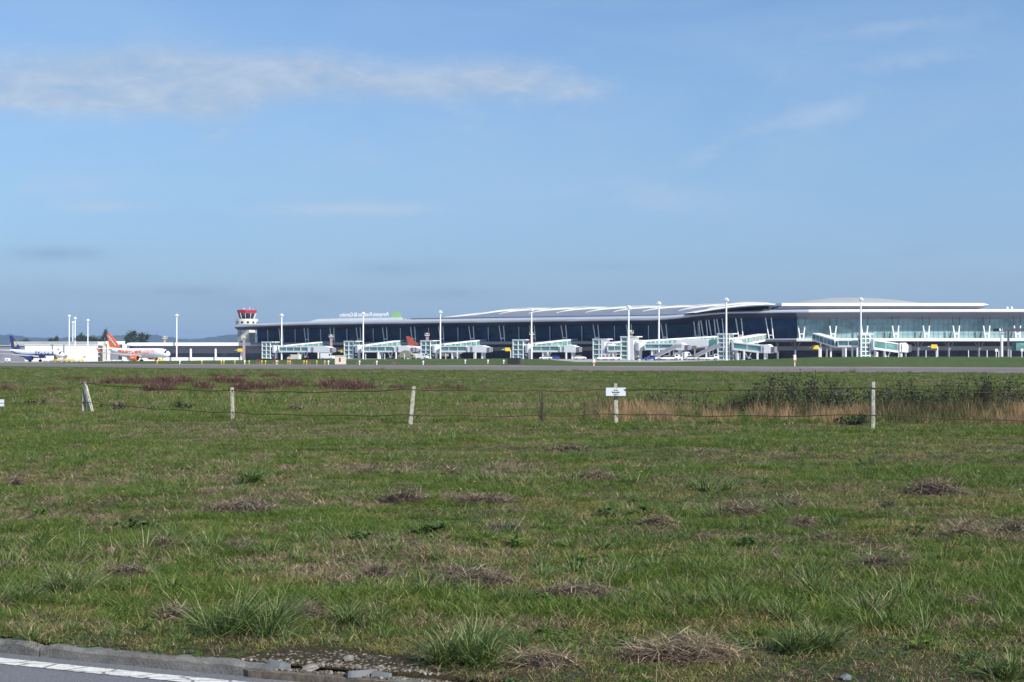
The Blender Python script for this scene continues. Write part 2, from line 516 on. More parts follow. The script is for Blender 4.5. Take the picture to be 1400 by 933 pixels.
# ------------------------------------------------------------------ hills
def hills():
    m, nt, b = mat_new('wooded_hills')
    n = noise_(nt, wpos(nt, (.004, .004, .01)), 1, 6, .65)
    nt.links.new(ramp(nt, n, [(.35, (.012, .022, .016)), (.6, (.030, .045, .026)), (.75, (.09, .085, .07))]), b.inputs['Base Color'])
    b.inputs['Roughness'].default_value = 1
    pts = [(-900, 470), (-500, 466), (-200, 462), (0, 457.5), (15, 458), (40, 461.5), (70, 462.5), (100, 461), (130, 459.5), (180, 458.5), (215, 459), (245, 463), (265, 464), (285, 461), (310, 458), (345, 456), (370, 458), (500, 461), (800, 465), (1200, 466), (1700, 462), (2300, 470)]
    D = 8000.0
    px = np.linspace(-900, 2300, 900)
    py = np.interp(px, [p[0] for p in pts], [p[1] for p in pts])
    x = (px - 700) / F * D
    h = CZ - (py - HZ) / F * D
    h = h + 8 * (fbm(px * .12, px * 0, 2, 4) - .5) + 8.5 * (vnoise(px * .9, px * 0 + 2, 3) - .5)
    prof = [(-900, .0), (-600, .18), (-350, .5), (-160, .84), (0, 1.0), (200, .8), (700, .2), (1000, 0)]
    rows = []
    for dy, k in prof:
        nn = 1 + (.35 * (fbm(x * .003, x * 0 + dy * .01, 33, 3) - .5) if 0 < k < 1 else 0)
        rows.append([(float(a), float(D + dy), float(bb)) for a, bb in zip(x, np.where(k > 0, h * k * nn, -1.0))])
    o = MB().grid(rows).build('hills', m, smooth=True)
    tag(o, kind='structure')
hills()

# ------------------------------------------------------------------ terminal building
_FP = np.array([(-112, 562), (-20, 513.2), (60, 470.8), (78, 461.8), (92, 455.8), (106, 451.6), (122, 449.4), (142, 449), (200, 449), (300, 449.)])
def _facade_samples():
    # smooth the polyline a little (Catmull-Rom), then index by arc length
    P = [Vector((a, b)) for a, b in _FP]; out = []
    for i in range(len(P) - 1):
        p0 = P[max(i - 1, 0)]; p1 = P[i]; p2 = P[i + 1]; p3 = P[min(i + 2, len(P) - 1)]
        for k in range(30):
            t = k / 30
            lin = p1.lerp(p2, t)
            cr = .5 * ((2 * p1) + (p2 - p0) * t + (2 * p0 - 5 * p1 + 4 * p2 - p3) * t * t + (3 * p1 - p0 - 3 * p2 + p3) * t ** 3)
            out.append(cr if 2 <= i <= 6 else lin)
    out.append(P[-1])
    return out
_FS = _facade_samples()
_FL = [0.0]
for a, b in zip(_FS[:-1], _FS[1:]): _FL.append(_FL[-1] + (b - a).length)
_FX = np.array([p.x for p in _FS]); _FY = np.array([p.y for p in _FS]); _FL = np.array(_FL)
STOT = float(_FL[-1])
def fac(s, n=0.0, z=0.0):
    x = float(np.interp(s, _FL, _FX)); y = float(np.interp(s, _FL, _FY))
    if s < 0:
        x += s * .883; y -= s * .469
    e = .8
    sc_ = min(max(s, 0), STOT)
    dx = float(np.interp(min(sc_ + e, STOT), _FL, _FX) - np.interp(max(sc_ - e, 0), _FL, _FX))
    dy = float(np.interp(min(sc_ + e, STOT), _FL, _FY) - np.interp(max(sc_ - e, 0), _FL, _FY))
    l = math.hypot(dx, dy); dx /= l; dy /= l
    return (x + dy * n, y - dx * n, z)          # n > 0 : out towards the airfield
def fang(s):
    a = fac(s - 1); b = fac(s + 1)
    return math.atan2(b[1] - a[1], b[0] - a[0])
def s_at_px(px, n=0.0):
    lo, hi = -40.0, STOT
    for _ in range(50):
        mid = (lo + hi) / 2
        p = fac(mid, n)
        if 700 + F * p[0] / p[1] < px: lo = mid
        else: hi = mid
    return (lo + hi) / 2
S_A = s_at_px(900); S_B = s_at_px(1010); S_BEND = s_at_px(1090)
def bl(a, b, s): return a + (b - a) * float(sstep(S_A, S_B, s))
def z_deck(s): return bl(6.9, 7.4, s)
def z_gt(s): return bl(12.6, 14.0, s)
def z_eb(s): return bl(14.1, 16.2, s) - .5 * float(1 - sstep(-10, 40, s))
def z_et(s): return bl(15.6, 17.2, s) - .9 * float(1 - sstep(-12, 45, s))

TERM = thing('airport_terminal', 'long airport terminal with sweeping grey roof and glass front on white columns', 'terminal building', fac(100))
T0 = Vector(fac(100))
def tl(p): return (p[0] - T0.x, p[1] - T0.y, p[2] - T0.z)
def sweep(name, s0, s1, prof, mat, ds=3.0, smooth=True, parent=TERM, closed=False):
    n = max(2, int((s1 - s0) / ds))
    rows = []
    for i in range(n + 1):
        s = s0 + (s1 - s0) * i / n
        pr = prof(s)
        if closed: pr = pr + [pr[0]]
        rows.append([tl(fac(s, a, z)) for a, z in pr])
    mb = MB().grid(rows)
    if closed:
        m = len(rows[0]); mb.f.append(tuple(range(m - 1))); q = (len(rows) - 1) * m; mb.f.append(tuple(range(q, q + m - 1)))
    return mb.build(name, mat, parent, smooth)
SE = STOT - 1
OV = lambda s: bl(7.0, 5.6, s) * float(.25 + .75 * sstep(-12, 6, s))
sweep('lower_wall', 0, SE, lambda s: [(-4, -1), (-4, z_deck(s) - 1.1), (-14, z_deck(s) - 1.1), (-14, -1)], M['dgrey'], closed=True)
sweep('wall_band', 3, SE, lambda s: [(-3.7, 3.2), (-3.7, 4.7), (-3.95, 4.7), (-3.95, 3.2)], M['grey'], closed=True)
sweep('plinth_opening', S_A, SE, lambda s: [(-3.6, .05), (-3.6, 2.3), (-3.95, 2.3), (-3.95, .05)], M['window'], closed=True)
sweep('deck', 0, S_BEND, lambda s: [(4.2, z_deck(s) - 1.0), (4.5, z_deck(s) - .5), (4.2, z_deck(s)), (-1.0, z_deck(s)), (-6, z_deck(s) - 1.0)], M['mgrey'], closed=True)  # receding deck, its shade painted in as a grey colour
sweep('deck', S_BEND, SE, lambda s: [(4.2, z_deck(s) - 1.0), (4.3, z_deck(s) - .5), (4.2, z_deck(s)), (-1.0, z_deck(s)), (-6, z_deck(s) - 1.0)], M['white2'], closed=True)
sweep('glass_wall', 0, S_BEND, lambda s: [(-.4, z_deck(s)), (0, z_gt(s) + .3), (-.3, z_gt(s) + .3), (-.7, z_deck(s))], M['glass_dark'], closed=True)
sweep('glass_wall', S_BEND, SE, lambda s: [(0, z_deck(s)), (0, z_gt(s) + .3), (-.3, z_gt(s) + .3), (-.3, z_deck(s))], M['glass_teal'], closed=True)
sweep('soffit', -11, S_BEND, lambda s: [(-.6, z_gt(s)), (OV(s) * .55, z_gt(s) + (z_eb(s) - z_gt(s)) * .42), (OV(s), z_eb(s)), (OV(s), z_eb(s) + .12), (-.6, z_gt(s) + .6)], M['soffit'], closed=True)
sweep('soffit', S_BEND, SE, lambda s: [(-.6, z_gt(s)), (OV(s), z_eb(s)), (OV(s), z_eb(s) + .12), (-.6, z_gt(s) + .6)], M['soffit2'], closed=True)  # same soffit on the other facing, its brighter light put into the colour
def roof_prof(s):
    o = OV(s); b = z_eb(s) + .1; t = z_et(s)
    return [(o - .1, b), (o + .35, b + (t - b) * .3), (o + .4, b + (t - b) * .6), (o, t), (o - 2.5, t + .25), (-12, t + .9), (-40, t + 1.2), (-40, t - 3), (-1, z_gt(s) + .5)]
sweep('roof', -11, S_BEND + 4, roof_prof, M['alu'], closed=True)  # receding part of the roof, grey metal stands in for its shade
sweep('roof', S_BEND + 4, SE, roof_prof, M['white'], closed=True)
# glazing bars of the teal section and the thin white bars of the dark section
mb = MB()
s = S_BEND + 1.0
while s < SE:
    mb.beam(tl(fac(s, .06, z_deck(s))), tl(fac(s, .06, z_gt(s))), .10, .08); s += 1.78
for k in range(1, 4):
    a = S_BEND + 1
    while a < SE - 2:
        zz = z_deck(a) + (z_gt(a) - z_deck(a)) * k / 4
        mb.beam(tl(fac(a, .06, zz)), tl(fac(min(a + 4, SE), .06, zz)), .08, .09); a += 4
tag(mb.build('glazing_bars', M['grey'], TERM))
COLX = [387, 421.5, 457, 493, 529, 567.5, 606, 647.5, 689, 731, 774, 818, 863.5, 911]
for i in range(len(COLX) - 1):
    s = s_at_px((COLX[i] + COLX[i + 1]) / 2)
    MB().beam(tl(fac(s, .25, z_deck(s))), tl(fac(s, .5, z_gt(s))), .28, .22).build('mullion', M['alu'], TERM)
for px in (367, 955, 950):
    s = s_at_px(px); MB().beam(tl(fac(s, .25, z_deck(s))), tl(fac(s, .5, z_gt(s))), .28, .22).build('mullion', M['alu'], TERM)
def vcol(px, right):
    s = s_at_px(px, 2.2)
    mb = MB(); zd = z_deck(s); zt = z_gt(s) + .35 * (z_eb(s) - z_gt(s))
    if right:
        for sd in (-1, 1):
            mb.beam(tl(fac(s + sd * .55, 2.6, zd)), tl(fac(s + sd * .75, 2.4, zd + 1.6)), .42, .42)
            zm = zd + 4.4
            mb.beam(tl(fac(s + sd * .75, 2.4, zd + 1.6)), tl(fac(s + sd * 1.1, 2.15, zm)), .36, .36)
            MB().beam(tl(fac(s + sd * 1.1, 2.15, zm)), tl(fac(s + sd * 1.3, 1.9, zt)), .13, .13).build('shaded_upper_strut', M['strut'], TERM)  # thin column tops, dark colour stands in for the overhang's shadow
        mb.beam(tl(fac(s - .8, 2.4, zd + 1.6)), tl(fac(s + .8, 2.4, zd + 1.6)), .5, .42)
    else:
        for sd in (-1, 1):
            mb.beam(tl(fac(s + sd * .75, 3.0, zd)), tl(fac(s + sd * 1.0 - 1.1, 2.4, zt)), .30, .30)
        mb.beam(tl(fac(s - 1.0, 2.9, zd + 1.2)), tl(fac(s + .7, 2.9, zd + 1.2)), .3, .3)
    mb.build('column', M['white'], TERM)
for px in COLX: vcol(px, False)
for px in (956, 966, 977, 988, 1014, 1055): vcol(px, False)
for px in (1096, 1139, 1182, 1224.5, 1266.5, 1307.5, 1349, 1391): vcol(px, True)
# ground floor supports of the right hand section, two of them branching at the top
for i, px in enumerate((1063, 1087, 1130, 1156, 1172, 1208, 1238, 1255, 1297, 1338, 1379)):
    s = s_at_px(px, 2.0); mb = MB(); zd = z_deck(s) - 1.0
    mb.tube([tl(fac(s, 2.0, 0)), tl(fac(s, 2.0, zd))], .38, 8)
    if px in (1087, 1255, 1297, 1338):
        mb.beam(tl(fac(s, 2, zd * .45)), tl(fac(s + 1.9, 1.9, zd)), .42, .42)
        mb.beam(tl(fac(s, 2, zd * .45)), tl(fac(s - 1.4, 1.9, zd)), .3, .3)
    mb.build('support_column', M['mgrey'] if px not in (1156, 1172) else M['white2'], TERM)
# upper roof of the receding section with its roof lights
S_U0 = s_at_px(545); S_U1 = s_at_px(1015)
def z_ridge(s): return bl(20.9, 21.6, s) - 4.2 * float(1 - sstep(S_U0 - 4, S_U0 + 42, s))
def upper_prof(s):
    t = z_et(s)
    zr = max(z_ridge(s), t + 1.6)
    pts = [(-9.5, t + .75), (-9.2, t + 1.25)]
    for k in range(1, 7):
        q = k / 6
        pts.append((-9.2 - 36 * q, t + 1.25 + (zr - t - 1.25) * math.sin(q * math.pi / 2) ** .9))
    pts += [(-62, zr - 1.5), (-62, t - 2), (-12, t + .2)]
    return pts
sweep('upper_roof', S_U0, S_U1, upper_prof, M['aluroof'], closed=True)
def zu(s, n):
    q = min(1, max(0, (-n - 9.2) / 36)); t = z_et(s); zr = max(z_ridge(s), t + 1.6)
    return t + 1.25 + (zr - t - 1.25) * math.sin(q * math.pi / 2) ** .9
for i, (pa, pb) in enumerate(((627, 671), (703, 744), (781, 822), (859, 902), (948, 988))):
    sa, sb = s_at_px(pa, -40), s_at_px(pb, -40)
    rows = []
    for k in range(9):
        q = k / 8; s = sa + (sb - sa) * q
        zb = zu(s, -40) - .3
        hh = .95 * (1 - .5 * abs(2 * q - 1) ** 3)
        rows.append([tl(fac(s, -38, zb)), tl(fac(s, -38, zb + hh + .25)), tl(fac(s, -42, zb + hh + .35)), tl(fac(s, -42, zb))])
    MB().grid(rows).build('roof_light', M['white'], TERM)
    # two crescent shaped vents below each roof light
    for j in (0, 1):
        pa2 = pa - 20 + 40 * j; pb2 = pa2 + 84
        rows = []
        for k in range(13):
            q = k / 12; n = -17 - 22 * q ** .8
            s = s_at_px(pa2 + (pb2 - pa2) * q, n)
            w = .15 + 3.2 * math.sin(math.pi * min(1, q * .95 + .03)) ** .8
            zb = zu(s, n) + .02; h = .12 + 1.0 * math.sin(math.pi * min(1, q * .9 + .05))
            rows.append([tl(fac(s, n + w * .5, zb - .1)), tl(fac(s, n + w * .42, zb + h * .55)), tl(fac(s, n - w * .5, zb + h)), tl(fac(s, n - w * .55, zb - .1))])
        MB().grid(rows).build('roof_vent', M['pale_roof'], TERM, True)
# roof rail that carries the lettering
ra, rb = s_at_px(417, -5), s_at_px(553, -5)
rows = []
for k in range(31):
    q = k / 30; s = ra + (rb - ra) * q; t = z_et(s) + .25
    h = 1.25 * float(sstep(0, .16, q)) + .03
    rows.append([tl(fac(s, -4.2, t - .2)), tl(fac(s, -4.2, t + h)), tl(fac(s, -6.2, t + h)), tl(fac(s, -6.2, t - .2))])
MB().grid(rows).build('roof_upstand', M['white2'], TERM)
# the sweeping white-edged canopy over the bend
def swoop(q):
    px = 950 + (1060 - 950) * q
    D = 452.0 - 3 * q
    z = 16.35 + 2.65 * (1 - (1 - q) ** 1.9)
    return X_at(px, D), D, z
rows = []; rows2 = []
for k in range(25):
    q = k / 24; x, y, z = swoop(q); th = .22 + .6 * min(1, q * 1.6) * (1 if q < .95 else .6)
    nx, ny = -.18 * (1 - q), 1.0
    rows.append([tl((x, y, z)), tl((x, y - .35, z + th * .5)), tl((x, y, z + th)), tl((x + nx * 14, y + 14, z + th + .1)), tl((x + nx * 14, y + 14, z - .9 - .3 * q))])
    dz = (z - 17.3 - .3) * .9
    rows2.append([tl((x + .05, y + .1, z + .06)), tl((x + nx * 11, y + 11, max(16.6, z - 1.2)))])
o = MB().grid(rows); o.build('canopy_roof', M['white'], TERM, True)
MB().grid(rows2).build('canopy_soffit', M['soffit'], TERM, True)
# upper level roof of the right hand section
y0 = 457.0
xa, xb = X_at(1069, y0), X_at(1354, y0)
za, zb_ = Z_at(418.2, y0), Z_at(414.6, y0)
zl = z_et(SE) - .3
mb = MB()
mb.add([(xa - T0.x, y0 - T0.y, za), (xb - 3 - T0.x, y0 - T0.y, za), (xb - T0.x, y0 - T0.y + 1, za + .45), (xb - 3 - T0.x, y0 - T0.y, zb_ ), (xa - T0.x, y0 - T0.y, zb_),
        (xa - T0.x - 6, y0 - T0.y + 40, za), (xb - 3 - T0.x, y0 - T0.y + 40, za), (xb - T0.x, y0 - T0.y + 39, za + .45), (xb - 3 - T0.x, y0 - T0.y + 40, zb_ + .5), (xa - T0.x - 6, y0 - T0.y + 40, zb_ + .5)],
       [(0, 1, 2, 3, 4), (9, 8, 7, 6, 5), (4, 3, 8, 9), (3, 2, 7, 8), (2, 1, 6, 7), (0, 4, 9, 5), (1, 0, 5, 6)])
mb.build('upper_roof', M['white'], TERM)
xs0, xs1 = xa - T0.x, xb - 6 - T0.x
mb = MB()
yy = y0 - T0.y
mb.add([(xs0, yy + .6, za + .05), (xs1 + 5.4, yy + .6, za + .05), (xs1 + .5, yy + 2.5, zl), (xs0 - 3, yy + 2.5, zl), (xs0, yy + 30, za + .05), (xs1 + 5.4, yy + 30, za + .05), (xs1 + .5, yy + 30, zl), (xs0 - 3, yy + 30, zl)],
       [(0, 1, 2, 3), (7, 6, 5, 4), (0, 3, 7, 4), (1, 5, 6, 2)])
mb.build('upper_soffit', M['soffit2'], TERM)
# shallow dome behind it
rows = []
xc, yc = X_at(1158, 492.0), 492.0
for i in range(11):
    r = i / 10
    rows.append([tl((xc + 33 * r * math.cos(a) + 4 * r, yc + 22 * r * math.sin(a), 19.6 + 4.0 * (1 - r ** 2))) for a in [2 * math.pi * k / 40 for k in range(41)]])
MB().grid(rows).build('dome_roof', M['pale_roof'], TERM, True)
for px in (1377.5, 1383.5):
    p = (X_at(px, 455), 455.0)
    MB().box(tl((p[0], p[1], 18.0)), (.5, .5, 1.5)).build('roof_vent_pipe', M['white'], TERM)

# lettering on the roof, seen from behind, so mirrored
def text_mesh(txt, size, depth=.05, mirror=False, align='CENTER', bold=0.0):
    c = bpy.data.curves.new('lettering', 'FONT'); c.body = txt; c.size = size; c.extrude = depth; c.align_x = align; c.offset = bold
    c.resolution_u = 3
    o = bpy.data.objects.new('lettering', c)
    me = bpy.data.meshes.new_from_object(o)
    bpy.data.objects.remove(o); bpy.data.curves.remove(c)
    v = np.zeros(len(me.vertices) * 3, np.float32); me.vertices.foreach_get('co', v); v = v.reshape(-1, 3)
    return me, v
def text_obj(txt, name, mat, parent, fn, size=1.0, depth=.03, bold=0.0, fit=None, sub=0):
    """build text flat in (u right, v up, w towards reader) and push every vertex through fn(u,v,w)"""
    me, v = text_mesh(txt, size, depth, bold=bold)
    mn, mx = v.min(0), v.max(0)
    cen = (mn + mx) / 2
    u = v[:, 0] - cen[0]; h = v[:, 1] - cen[1]; w = v[:, 2]
    if fit: u = u * fit[0] / (mx[0] - mn[0]); h = h * fit[1] / (mx[1] - mn[1])
    out = np.array([fn(float(a), float(b), float(c)) for a, b, c in zip(u, h, w)], np.float32)
    me.vertices.foreach_set('co', out.ravel()); me.update()
    me.materials.clear(); me.materials.append(mat); me.name = name
    o = bpy.data.objects.new(name, me); COL.objects.link(o)
    if parent: o.parent = parent
    return o
s0, s1 = s_at_px(464, -5), s_at_px(531, -5); sm = (s0 + s1) / 2
SG = thing('roof_sign', 'white mirrored lettering with a green emblem standing on the terminal roof rail, seen from behind', 'sign', fac(sm, -5.2, z_et(sm) + 1.4), fang(sm))
text_obj('Aeroporto Francisco Sá Carneiro', 'lettering', M['white'], SG, lambda u, v, w: (-u, -w, v + 1.4), 2.0, .12, .045, fit=(s1 - s0, 2.3))
mb = MB()
for k, (dx, hh) in enumerate(((1.0, 1.5), (2.0, 2.0), (3.0, 2.4), (4.0, 2.0), (4.9, 1.3))):
    mb.box(((s1 - s0) / 2 + .8 + dx, 0, .3 + hh / 2), (.55, .2, hh), 0, .12)
mb.build('emblem', M['green'], SG)
q = (s1 - s0) / 2
MB().box((2.5, .25, .1), (2 * q + 5, .1, .14)).build('sign_rail', M['grey'], SG)
for k in range(14): MB().box((-q + (2 * q + 5) * k / 13, .25, -.3), (.1, .1, .66)).build('rail_post', M['grey'], SG)

# ------------------------------------------------------------------ control tower
TX, TD = X_at(337.5, 585), 585.0
CT = thing('control_tower', 'control tower with a red banded glass cab behind the low pier roof', 'tower', (TX, TD, 0), R(-28))
mb = MB().box((0.6, 0, 7.5), (4.8, 4.2, 15)); mb.build('shaft', M['offwhite'], CT)
MB().box((-2.4, .0, 7.4), (2.2, 4.6, 14.6)).build('stair_shaft', M['concrete'], CT)  # darker left part of the shaft
MB().lathe([(2.2, 12.9), (3.4, 13.3), (5.2, 14.6), (5.3, 15.2), (5.3, 15.4), (5, 15.5)], n=28).build('platform', M['mgrey'], CT, True)
MB().lathe([(5.0, 15.4), (5.05, 17.9), (4.7, 17.9), (4.7, 15.4)], n=24).build('gallery', M['offwhite'], CT)
for k in range(24):
    a = 2 * math.pi * k / 24
    if k % 2: MB().box((5.04 * math.cos(a), 5.04 * math.sin(a), 16.3), (.05, 1.0, .9), a).build('gallery_window', M['window'], CT)
cab = MB().lathe([(3.2, 17.9), (3.25, 18.2), (4.15, 20.7), (4.1, 20.75)], n=10, a0=.2).build('cab', M['window'], CT)
MB().lathe([(4.12, 20.45), (4.5, 21.7), (4.45, 22.0), (4.2, 22.05)], n=10, a0=.2).build('cab_roof_band', M['red'], CT)
mb = MB()
for k in range(10):
    a = .2 + 2 * math.pi * k / 10
    MB().beam((3.28 * math.cos(a), 3.28 * math.sin(a), 18.1), (4.2 * math.cos(a), 4.2 * math.sin(a), 20.6), .16).build('cab_mullion', M['white'], CT)
for x, y, h in ((-2.2, .5, 1.3), (-.6, -1.2, .8), (1.4, .2, 1.0), (2.4, 1.4, .7), (.3, 1.5, 1.5)): MB().tube([(x, y, 21.9), (x, y, 22 + h)], .08, 5).build('antenna', M['white'], CT)

# ------------------------------------------------------------------ low pier left of the terminal
PD = 566.0
px0, px1 = X_at(177, PD), X_at(359, PD)
PR = thing('pier_building', 'low pier building with a flat white roof band in front of the control tower', 'building', ((px0 + px1) / 2, PD, 0))
hw = (px1 - px0) / 2
mb = MB().prism([(-hw + .3, 5.75), (-hw, 6.2), (-hw + .5, 6.75), (-hw + 2, 6.95), (hw, 6.95), (hw, 5.55), (-hw + 2, 5.5)], -4.5, 16)
mb.build('roof', M['white'], PR)
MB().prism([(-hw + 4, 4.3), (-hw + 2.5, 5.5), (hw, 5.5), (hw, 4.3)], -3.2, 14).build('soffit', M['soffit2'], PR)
MB().box((2.5, 4, 3.3), (2 * hw - 6, 7.6, 2.0)).build('upper_wall', M['grey'], PR)
MB().box((2.5, 4.3, .4), (2 * hw - 6, 7.6, 3.8)).build('glass_wall', M['glass_pier'], PR)
for px in (214, 261, 295, 330):
    MB().box((X_at(px, PD - 3) - (px0 + px1) / 2, -3, 1.4), (.7, .7, 6.0)).build('column', M['white'], PR)
MB().box((-2, -2.4, -.3), (2 * hw - 10, .25, 1.5)).build('low_barrier', M['white2'], PR)

# ------------------------------------------------------------------ buildings at the far left
def bld(name, label, px_a, px_b, D, depth, cat='building'):
    a, b = X_at(px_a, D), X_at(px_b, D)
    return thing(name, label, cat, ((a + b) / 2, D, -1.8)), (b - a) / 2
B, hw = bld('cargo_shed', 'big plain white shed with ribbed wall behind the blue tailed airliner', 34, 129, 640, 30)
mb = MB().box((0, 12, 4.1), (2 * hw, 24, 8.2)); mb.build('wall', M['white2'], B)
mb = MB()
for k in range(40): mb.box((-hw + .5 + (2 * hw - 1) * k / 39, -.06, 4.1), (.12, .1, 8.0))
mb.build('wall_ribs', M['white2'], B)
MB().box((0, 12, 8.3), (2 * hw + .5, 24.6, .22)).build('roof_edge', M['white'], B)
B, hw = bld('flat_roofed_hall', 'long hall with a pale grey flat roof rising behind the white shed', 15, 141, 690, 30)
MB().box((0, 14, 9.5), (2 * hw, 30, 1.9)).build('roof', M['pale_roof'], B)
MB().box((0, 15, 4.27), (2 * hw - 4, 26, 8.54)).build('wall', M['soffit'], B)
B, hw = bld('grey_hangar', 'low grey hangar wall at the left edge behind the blue tail', -60, 36, 670, 30)
MB().box((0, 12, 3.9), (2 * hw, 24, 7.8)).build('wall', M['mgrey'], B)
MB().box((0, 12, 8.1), (2 * hw + 1, 25, .5)).build('roof', M['pale_roof'], B)
B, hw = bld('fire_station', 'beige block beside a white open portal behind the orange tail', 134, 173, 650, 18)
MB().box((-hw + 2.2, 6, 5.0), (4.6, 12, 10.0)).build('wall', M['offwhite'], B)
mb = MB()
mb.box((1.5, 0, 9.4), (2 * hw - 5, 1.2, 1.6)); mb.box((hw - 1, -.01, 4.3), (1.9, 1.2, 8.6)); mb.box((-hw + 5.4, -.01, 4.3), (1.2, 1.2, 8.6))
mb.build('portal', M['white'], B)
MB().box((2, 6, 4.2), (2 * hw - 7, 8, 8.4)).build('recessed_wall', M['mgrey'], B)
mb = MB()
for k in range(6): mb.box((-1.6 + 1.35 * k, 1.9, 6.0), (.18, .2, 4.8))
mb.build('window_bars', M['white'], B)
B, hw = bld('service_block', 'small dark ribbed shed between the white shed and the beige block', 128, 136, 645, 8)
MB().box((0, 4, 3.9), (2 * hw, 7, 7.8)).build('wall', M['dgrey'], B)
for k in range(3): MB().box((0, .4, 2.6 + 1.9 * k), (2 * hw, .4, .35)).build('band', M['white2'], B)

# service canopy at the right edge
D = 425.0
B = thing('service_canopy', 'flat dark canopy on a thick white pole at the right end of the terminal', 'canopy', (X_at(1384, D), D, 0))
MB().box((4.5, 3, Z_at(451, D)), (16, 9, .95)).build('roof', M['dgrey'], B)
MB().tube([(X_at(1369.5, D) - B.location.x, 0, 0), (X_at(1369.5, D) - B.location.x, 0, Z_at(456, D))], .42, 12).build('pole', M['white'], B)
MB().box((X_at(1385, D) - B.location.x, 4, Z_at(470, D) / 2 + 2), (.55, .55, Z_at(452, D))).build('support_column', M['grey'], B)
mb = MB()
for dx in (-4.5, -3.6): mb.lathe([(.42, 0), (.15, .8)], (dx, -1, Z_at(452, D) - .1), 8)
mb.build('floodlight', M['white'], B)
MB().box((4.6, 4, Z_at(473, D)), (5, 4, 3.2)).build('glazed_cabin', M['glass_bridge'], B)

# ------------------------------------------------------------------ jet bridges
class Frame:
    def __init__(self, px, D, rz, z=0.0):
        self.o = Vector((X_at(px, D), D, z)); self.rz = rz
        self.inv = Matrix.Rotation(-rz, 3, 'Z'); self.rot = Matrix.Rotation(rz, 3, 'Z')
    def loc(self, px, D, z):
        return self.inv @ (Vector((X_at(px, D), D, z)) - self.o)
    def lx(self, px, y):
        lo, hi = -60.0, 80.0
        for _ in range(50):
            m = (lo + hi) / 2
            p = self.o + self.rot @ Vector((m, y, 0))
            if 700 + F * p.x / p.y < px: lo = m
            else: hi = m
        return (lo + hi) / 2
def tunnel(T, name, p0, p1, w=2.8, h=2.5, solid=0.0):
    """glazed walkway whose top edge runs p0 -> p1"""
    p0 = Vector(p0); p1 = Vector(p1); d = p1 - p0; dz = Vector((0, 0, 1))
    mb = MB()
    mb.beam(p0 - dz * .2, p1 - dz * .2, w + .25, .4)
    mb.beam(p0 - dz * (h - .3), p1 - dz * (h - .3), w + .15, .6)
    n = max(2, int(d.length / 3.2))
    for k in range(n + 1):
        c = p0 + d * (k / n)
        for sd in (-1, 1):
            sv = Vector((-d.y, d.x, 0)).normalized() * (sd * w / 2)
            mb.beam(c + sv - dz * .4, c + sv - dz * (h - .5), .24 if k % 3 == 0 else .14)
    if solid:
        a = p0 + d * (1 - solid)
        mb.beam(a - dz * (h / 2), p1 - dz * (h / 2), w + .12, h - .5)
    o = mb.build(name, M['white'], T)
    g = MB(); g.beam(p0 + d * .005 - dz * (h / 2 - .05), p0 + d * .995 - dz * (h / 2 - .05), w - .06, h - .9)
    g.build('tunnel_glazing', M['glass_bridge'], o)
    return o
def stair_tower(T, w, h, floors=4, solid_right=False):
    mb = MB()
    xs = (-w / 2, .02, w / 2) if not solid_right else (-w / 2, .1, w / 2)
    for x in xs:
        for y in (-w / 2, w / 2): mb.box((x, y, h / 2), (.3, .3, h))
    for k in range(floors + 1):
        z = h * (1 - k / floors) if k < floors else .25
        z = min(z, h - .18)
        mb.box((0, -w / 2, z), (w, .26, .3)); mb.box((-w / 2, 0, z), (.26, w, .3)); mb.box((w / 2, 0, z), (.26, w, .3)); mb.box((0, w / 2, z), (w, .26, .3))
    mb.box((.5, 0, h + .12), (w + 1.6, w + .5, .26))
    if solid_right: mb.box((w / 2 - .55, -.04, h / 2), (1.4, w + .2, h - .3))
    o = mb.build('stair_tower', M['white'], T)
    MB().box((0, 0, h / 2), (w - .16, w - .16, h - .3)).build('tower_glazing', M['glass_bridge'], o)
    mb = MB()
    for k in range(floors):
        z0, z1 = h * k / floors + .2, h * (k + 1) / floors
        sgn = 1 if k % 2 else -1
        mb.beam((w / 2 + .9, -w / 2 * sgn * .8, z0 * .8), (w / 2 + .9, w / 2 * sgn * .8, z1 * .8), .7, .14)
    mb.build('outside_stairs', M['white'], o)
    return o
def cab(T, x0, x1, y, zb, zt, mark=True):
    w = 3.3
    mb = MB().prism([(x0, zb + .2), (x0, zt - .1), (x0 + .7 * (x1 - x0), zt), (x1 - .2, zt - .55), (x1, zt - 1.1), (x1 - .1, zb)], y - w / 2, y + w / 2)
    o = mb.build('cab', M['white'], T)
    MB().box((x0 + (x1 - x0) * .22, y - w / 2 - .02, (zb + zt) / 2 - .1), ((x1 - x0) * .12, .14, zt - zb - .7)).build('door', M['grey'], o)
    m2 = MB()
    for k in range(5): m2.box((x1 + .1 + .22 * k, y, (zb + zt) / 2 - .25), (.12, w - .1 - .12 * k, zt - zb - .9))
    m2.build('bellows', M['mgrey'], o)
    if mark: MB().box((x0 + (x1 - x0) * .22, y - w / 2 - .1, (zb + zt) / 2), (.18, .05, .6)).build('door_window', M['window'], o)
    return o
def legs(T, xs, y, zt, zb=0.0, w=.55):
    for x in xs:
        for sd in (-1, 1):
            MB().box((x, y + sd * .9, (zt + zb) / 2), (w, w, zt - zb)).build('leg', M['white'], T)
def bogie(T, x, y, zt):
    mb = MB()
    mb.beam((x - .9, y, zt), (x - .25, y, .9), .3); mb.beam((x + .9, y, zt), (x + .25, y, .9), .3)
    mb.box((x, y, .75), (1.2, 2.6, .35))
    o = mb.build('drive_column', M['white'], T)
    for sd in (-1, 1):
        m2 = MB(); m2.tube([(x - .05, y + sd * 1.5 - .2, .5), (x - .05, y + sd * 1.5 + .2, .5)], .5, 12); m2.build('wheel', M['black'], o)

